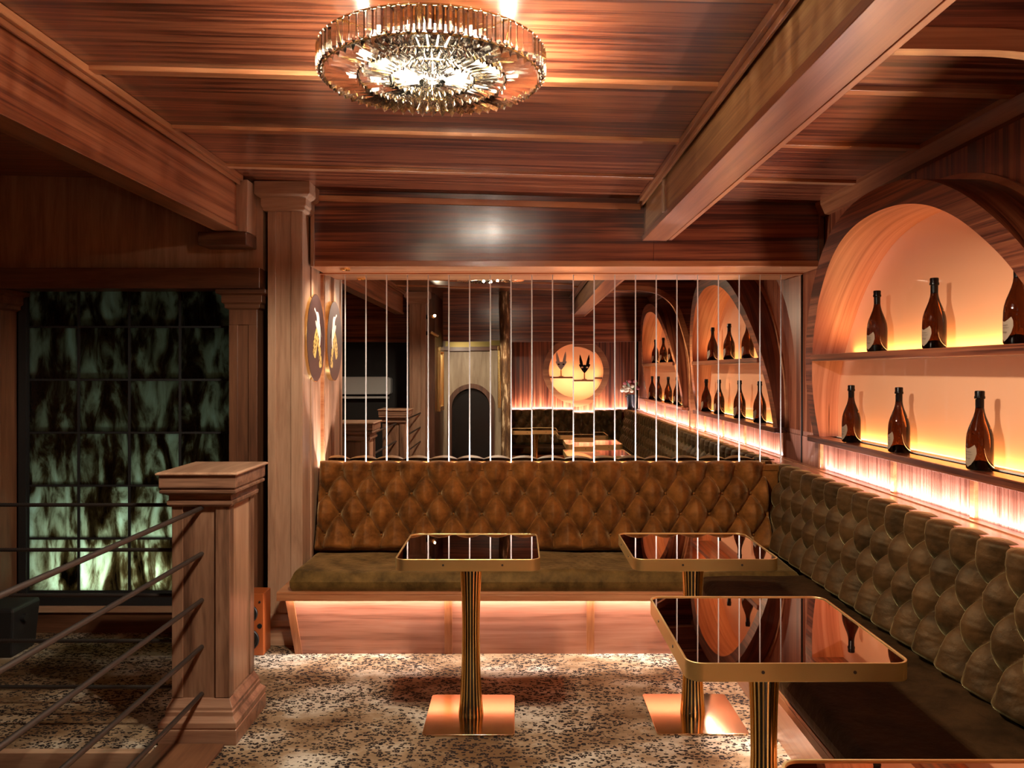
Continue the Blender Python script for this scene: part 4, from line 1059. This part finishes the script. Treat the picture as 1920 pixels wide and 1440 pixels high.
# alcove with arch door
mb = MB(); ax, aw, ah = -.71, .29, .98
poly_i = [(ax-aw, 0)]+[(ax+aw*math.cos(PI-PI*k/24), ah+aw*math.sin(PI-PI*k/24)) for k in range(25)]+[(ax+aw, 0)]
poly_t = [(-1.16, 0), ]+[(-1.16+1.0*k/24, 1.98) for k in range(25)]+[(-.16, 0)]
mb.quadstrip([[(p[0], -2.2, p[1]) for p in poly_i], [(p[0], -2.2, p[1]) for p in poly_t]]); struct(mb.build('wall_rear', M['pale']))
dd = bpy.data.objects.new('door_1', None); COL.objects.link(dd); dd.location = (ax, -2.25, 0); dd['kind'] = 'structure'
mb = MB(); mb.prism(poly_i, 'y', -2.30, -2.27); mb.build('door_leaf', M['black'], dd)
mb = MB(); aw2 = aw+.07
pi2 = poly_i; po2 = [(ax-aw2, 0)]+[(ax+aw2*math.cos(PI-PI*k/24), ah+aw2*math.sin(PI-PI*k/24)) for k in range(25)]+[(ax+aw2, 0)]
mb.quadstrip([[(p[0], -2.28, p[1]) for p in pi2], [(p[0], -2.17, p[1]) for p in pi2], [(p[0], -2.17, p[1]) for p in po2], [(p[0], -2.2, p[1]) for p in po2]]); mb.build('door_frame', M['dk_z'], dd, smooth=.5)
mb = MB(); mb.box(-1.14, -.2, -2.3, -2.10, 1.84, 1.90); mb.box(-1.14, -.2, -2.3, -2.12, 2.1, 2.6); struct(mb.build('trim_11', M['dk_x'], loc=(-.6, -2.2, 1.9)))
o = MB().box(-1.10, -.24, -2.16, -2.14, 1.90, 2.1).build('vent_grille', simple('brass_mesh', (.20, .15, .04), .4, .6), loc=(-.6, -2.15, 2.0)); setp(o, 'brass mesh grille above the arched door seen in the mirror', 'grille')
# gilt picture and mirror in the alcove
t = thing('gilt_mirror', (-1.12, -1.55, 1.3), 'gilt framed mirror hanging on the alcove side wall beside the column, in the reflection', 'framed mirror')
mb = MB(); 
for ya, yb, za, zb in ((-1.85, -1.25, .95, 1.02), (-1.85, -1.25, 1.80, 1.87), (-1.85, -1.78, 1.0, 1.82), (-1.32, -1.25, 1.0, 1.82)): mb.box(-1.14, -1.09, ya, yb, za, zb)
mb.build('gilt_frame', M['brasst'], t, bevel=.008)
mb = MB(); mb.box(-1.135, -1.12, -1.80, -1.30, 1.0, 1.84); mb.build('glass', M['mirror'], t)
t = thing('gilt_picture', (-.24, -1.95, 1.3), 'gilt edged panel on the alcove wall next to the log post, in the reflection', 'picture')
mb = MB(); mb.box(-.285, -.242, -2.05, -1.5, .98, 1.88); mb.build('gilt_edge', M['brasst'], t, bevel=.004)
mb = MB(); mb.box(-.29, -.284, -2.0, -1.55, 1.03, 1.83); mb.build('canvas', M['disc'], t)
# brass spotlights
for k, (z, tgt, lab) in enumerate(((2.27, (.35, .9, -.1), 'small brass spotlight facing forward high on the column, upper of two in the mirror'), (2.05, (.75, -.35, -.45), 'slim brass spotlight angled down from the column, lower of two in the mirror'))):
    y0 = -.80
    t = thing('spotlight', (-1.235, y0, z), lab, 'spotlight', 'brass spotlights on the column')
    mb = MB(); mb.tube([(-1.242, y0, z), (-1.215, y0, z)], .03, 18); mb.build('wall_plate', M['matblack'], t, smooth=.5)
    d = Vector(tgt).normalized(); p = Vector((-1.17, y0, z)); mb = MB(); mb.tube([(-1.215, y0, z), tuple(p)], .006, 8); mb.build('arm', M['brasst'], t, smooth=.5)
    mb = MB(); mb.tube([tuple(p-d*.01), tuple(p+d*.0), tuple(p+d*.11)], .022, 18); mb.build('lamp_head', M['brass'], t, smooth=.5)
# air conditioner
t = thing('air_conditioner', (-2.25, -1.42, 1.25), 'white wall air conditioner in the dark area left of the mirror reflection', 'air conditioner')
mb = MB(); mb.prism([(x_, z_) for x_, z_ in rrect(-2.70, -1.80, 1.2, 1.45, .04)], 'y', -1.5, -1.30); mb.build('casing', M['white'], t, bevel=.01)
mb = MB(); mb.box(-2.69, -1.84, -1.46, -1.31, 1.14, 1.17); mb.build('louvre', M['white'], t, bevel=.005)
# flower vase
t = thing('flower_vase', (1.60, -1.68, .962), 'dark vase of white and pink roses reflected in the mirror', 'vase')
vx, vy = 1.68, -1.72
t.location = (vx, vy, .962)
mb = MB(); mb.lathe([(.055, .963), (.060, .97), (.066, 1.06), (.078, 1.15), (.082, 1.19), (.074, 1.19), (.06, 1.10)], (vx, vy), 28, cap=False); mb.build('vase_body', M['grey'], t, smooth=.8)
RW = simple('white_rose', (.80, .70, .55), .6); RP = simple('pink_rose', (.75, .22, .25), .6); RR_ = simple('dark_red_rose', (.16, .015, .02), .6); LG = simple('leaf_green', (.05, .08, .02), .5)
for k in range(34):
    a = random.uniform(0, 2*PI); el = random.uniform(.0, 1.35); rr = .15
    p = Vector((vx+rr*math.cos(a)*math.cos(el)*.95, vy+rr*math.sin(a)*math.cos(el)*.6+.03, 1.24+rr*math.sin(el)*1.0))
    mt = RW if p.x < vx+.02 and p.z < 1.33 else (RR_ if random.random() < .6 else RP)
    if p.x > 1.77: continue
    mb = MB()
    for q in range(3):
        R_ = .030-.008*q; mb.sphere((p.x, p.y, p.z+.004*q), R_, R_, R_*.8, 10, 6)
    mb.build('rose', mt, t, smooth='all')
for k in range(26):
    a = random.uniform(0, 2*PI); el = random.uniform(-.4, 1.1); d = Vector((math.cos(a)*math.cos(el), math.sin(a)*math.cos(el)*.6+.15, math.sin(el)))
    b0 = Vector((vx, vy, 1.22)); tip = b0+d*.21; 
    if tip.x > 1.79: continue
    sd = d.cross(Vector((0, 0, 1))).normalized()*.022; up = Vector((0, 0, .004))
    mb = MB(); m0 = b0+d*.14; mb.v = [tuple(b0+d*.08), tuple(m0+sd), tuple(tip), tuple(m0-sd), tuple(m0+up)]; mb.f = [(0, 1, 4), (1, 2, 4), (2, 3, 4), (3, 0, 4)]; mb.m = [0]*4
    mb.build('leaf', LG, t, recalc=False)

# the downward light of the chandelier's lamps leaves under the crystal rings
for k in range(3):
    a = 2*PI*k/3+.5
    l = bpy.data.lights.new('chandelier_downlight', 'SPOT'); l.energy = 60; l.color = (1, .87, .68); l.shadow_soft_size = .012; l.spot_size = 2.95; l.spot_blend = .25
    o = bpy.data.objects.new('chandelier_downlight', l); COL.objects.link(o); o.parent = bpy.data.objects['crystal_chandelier']; o.location = (.075*math.cos(a), .075*math.sin(a), -.030)
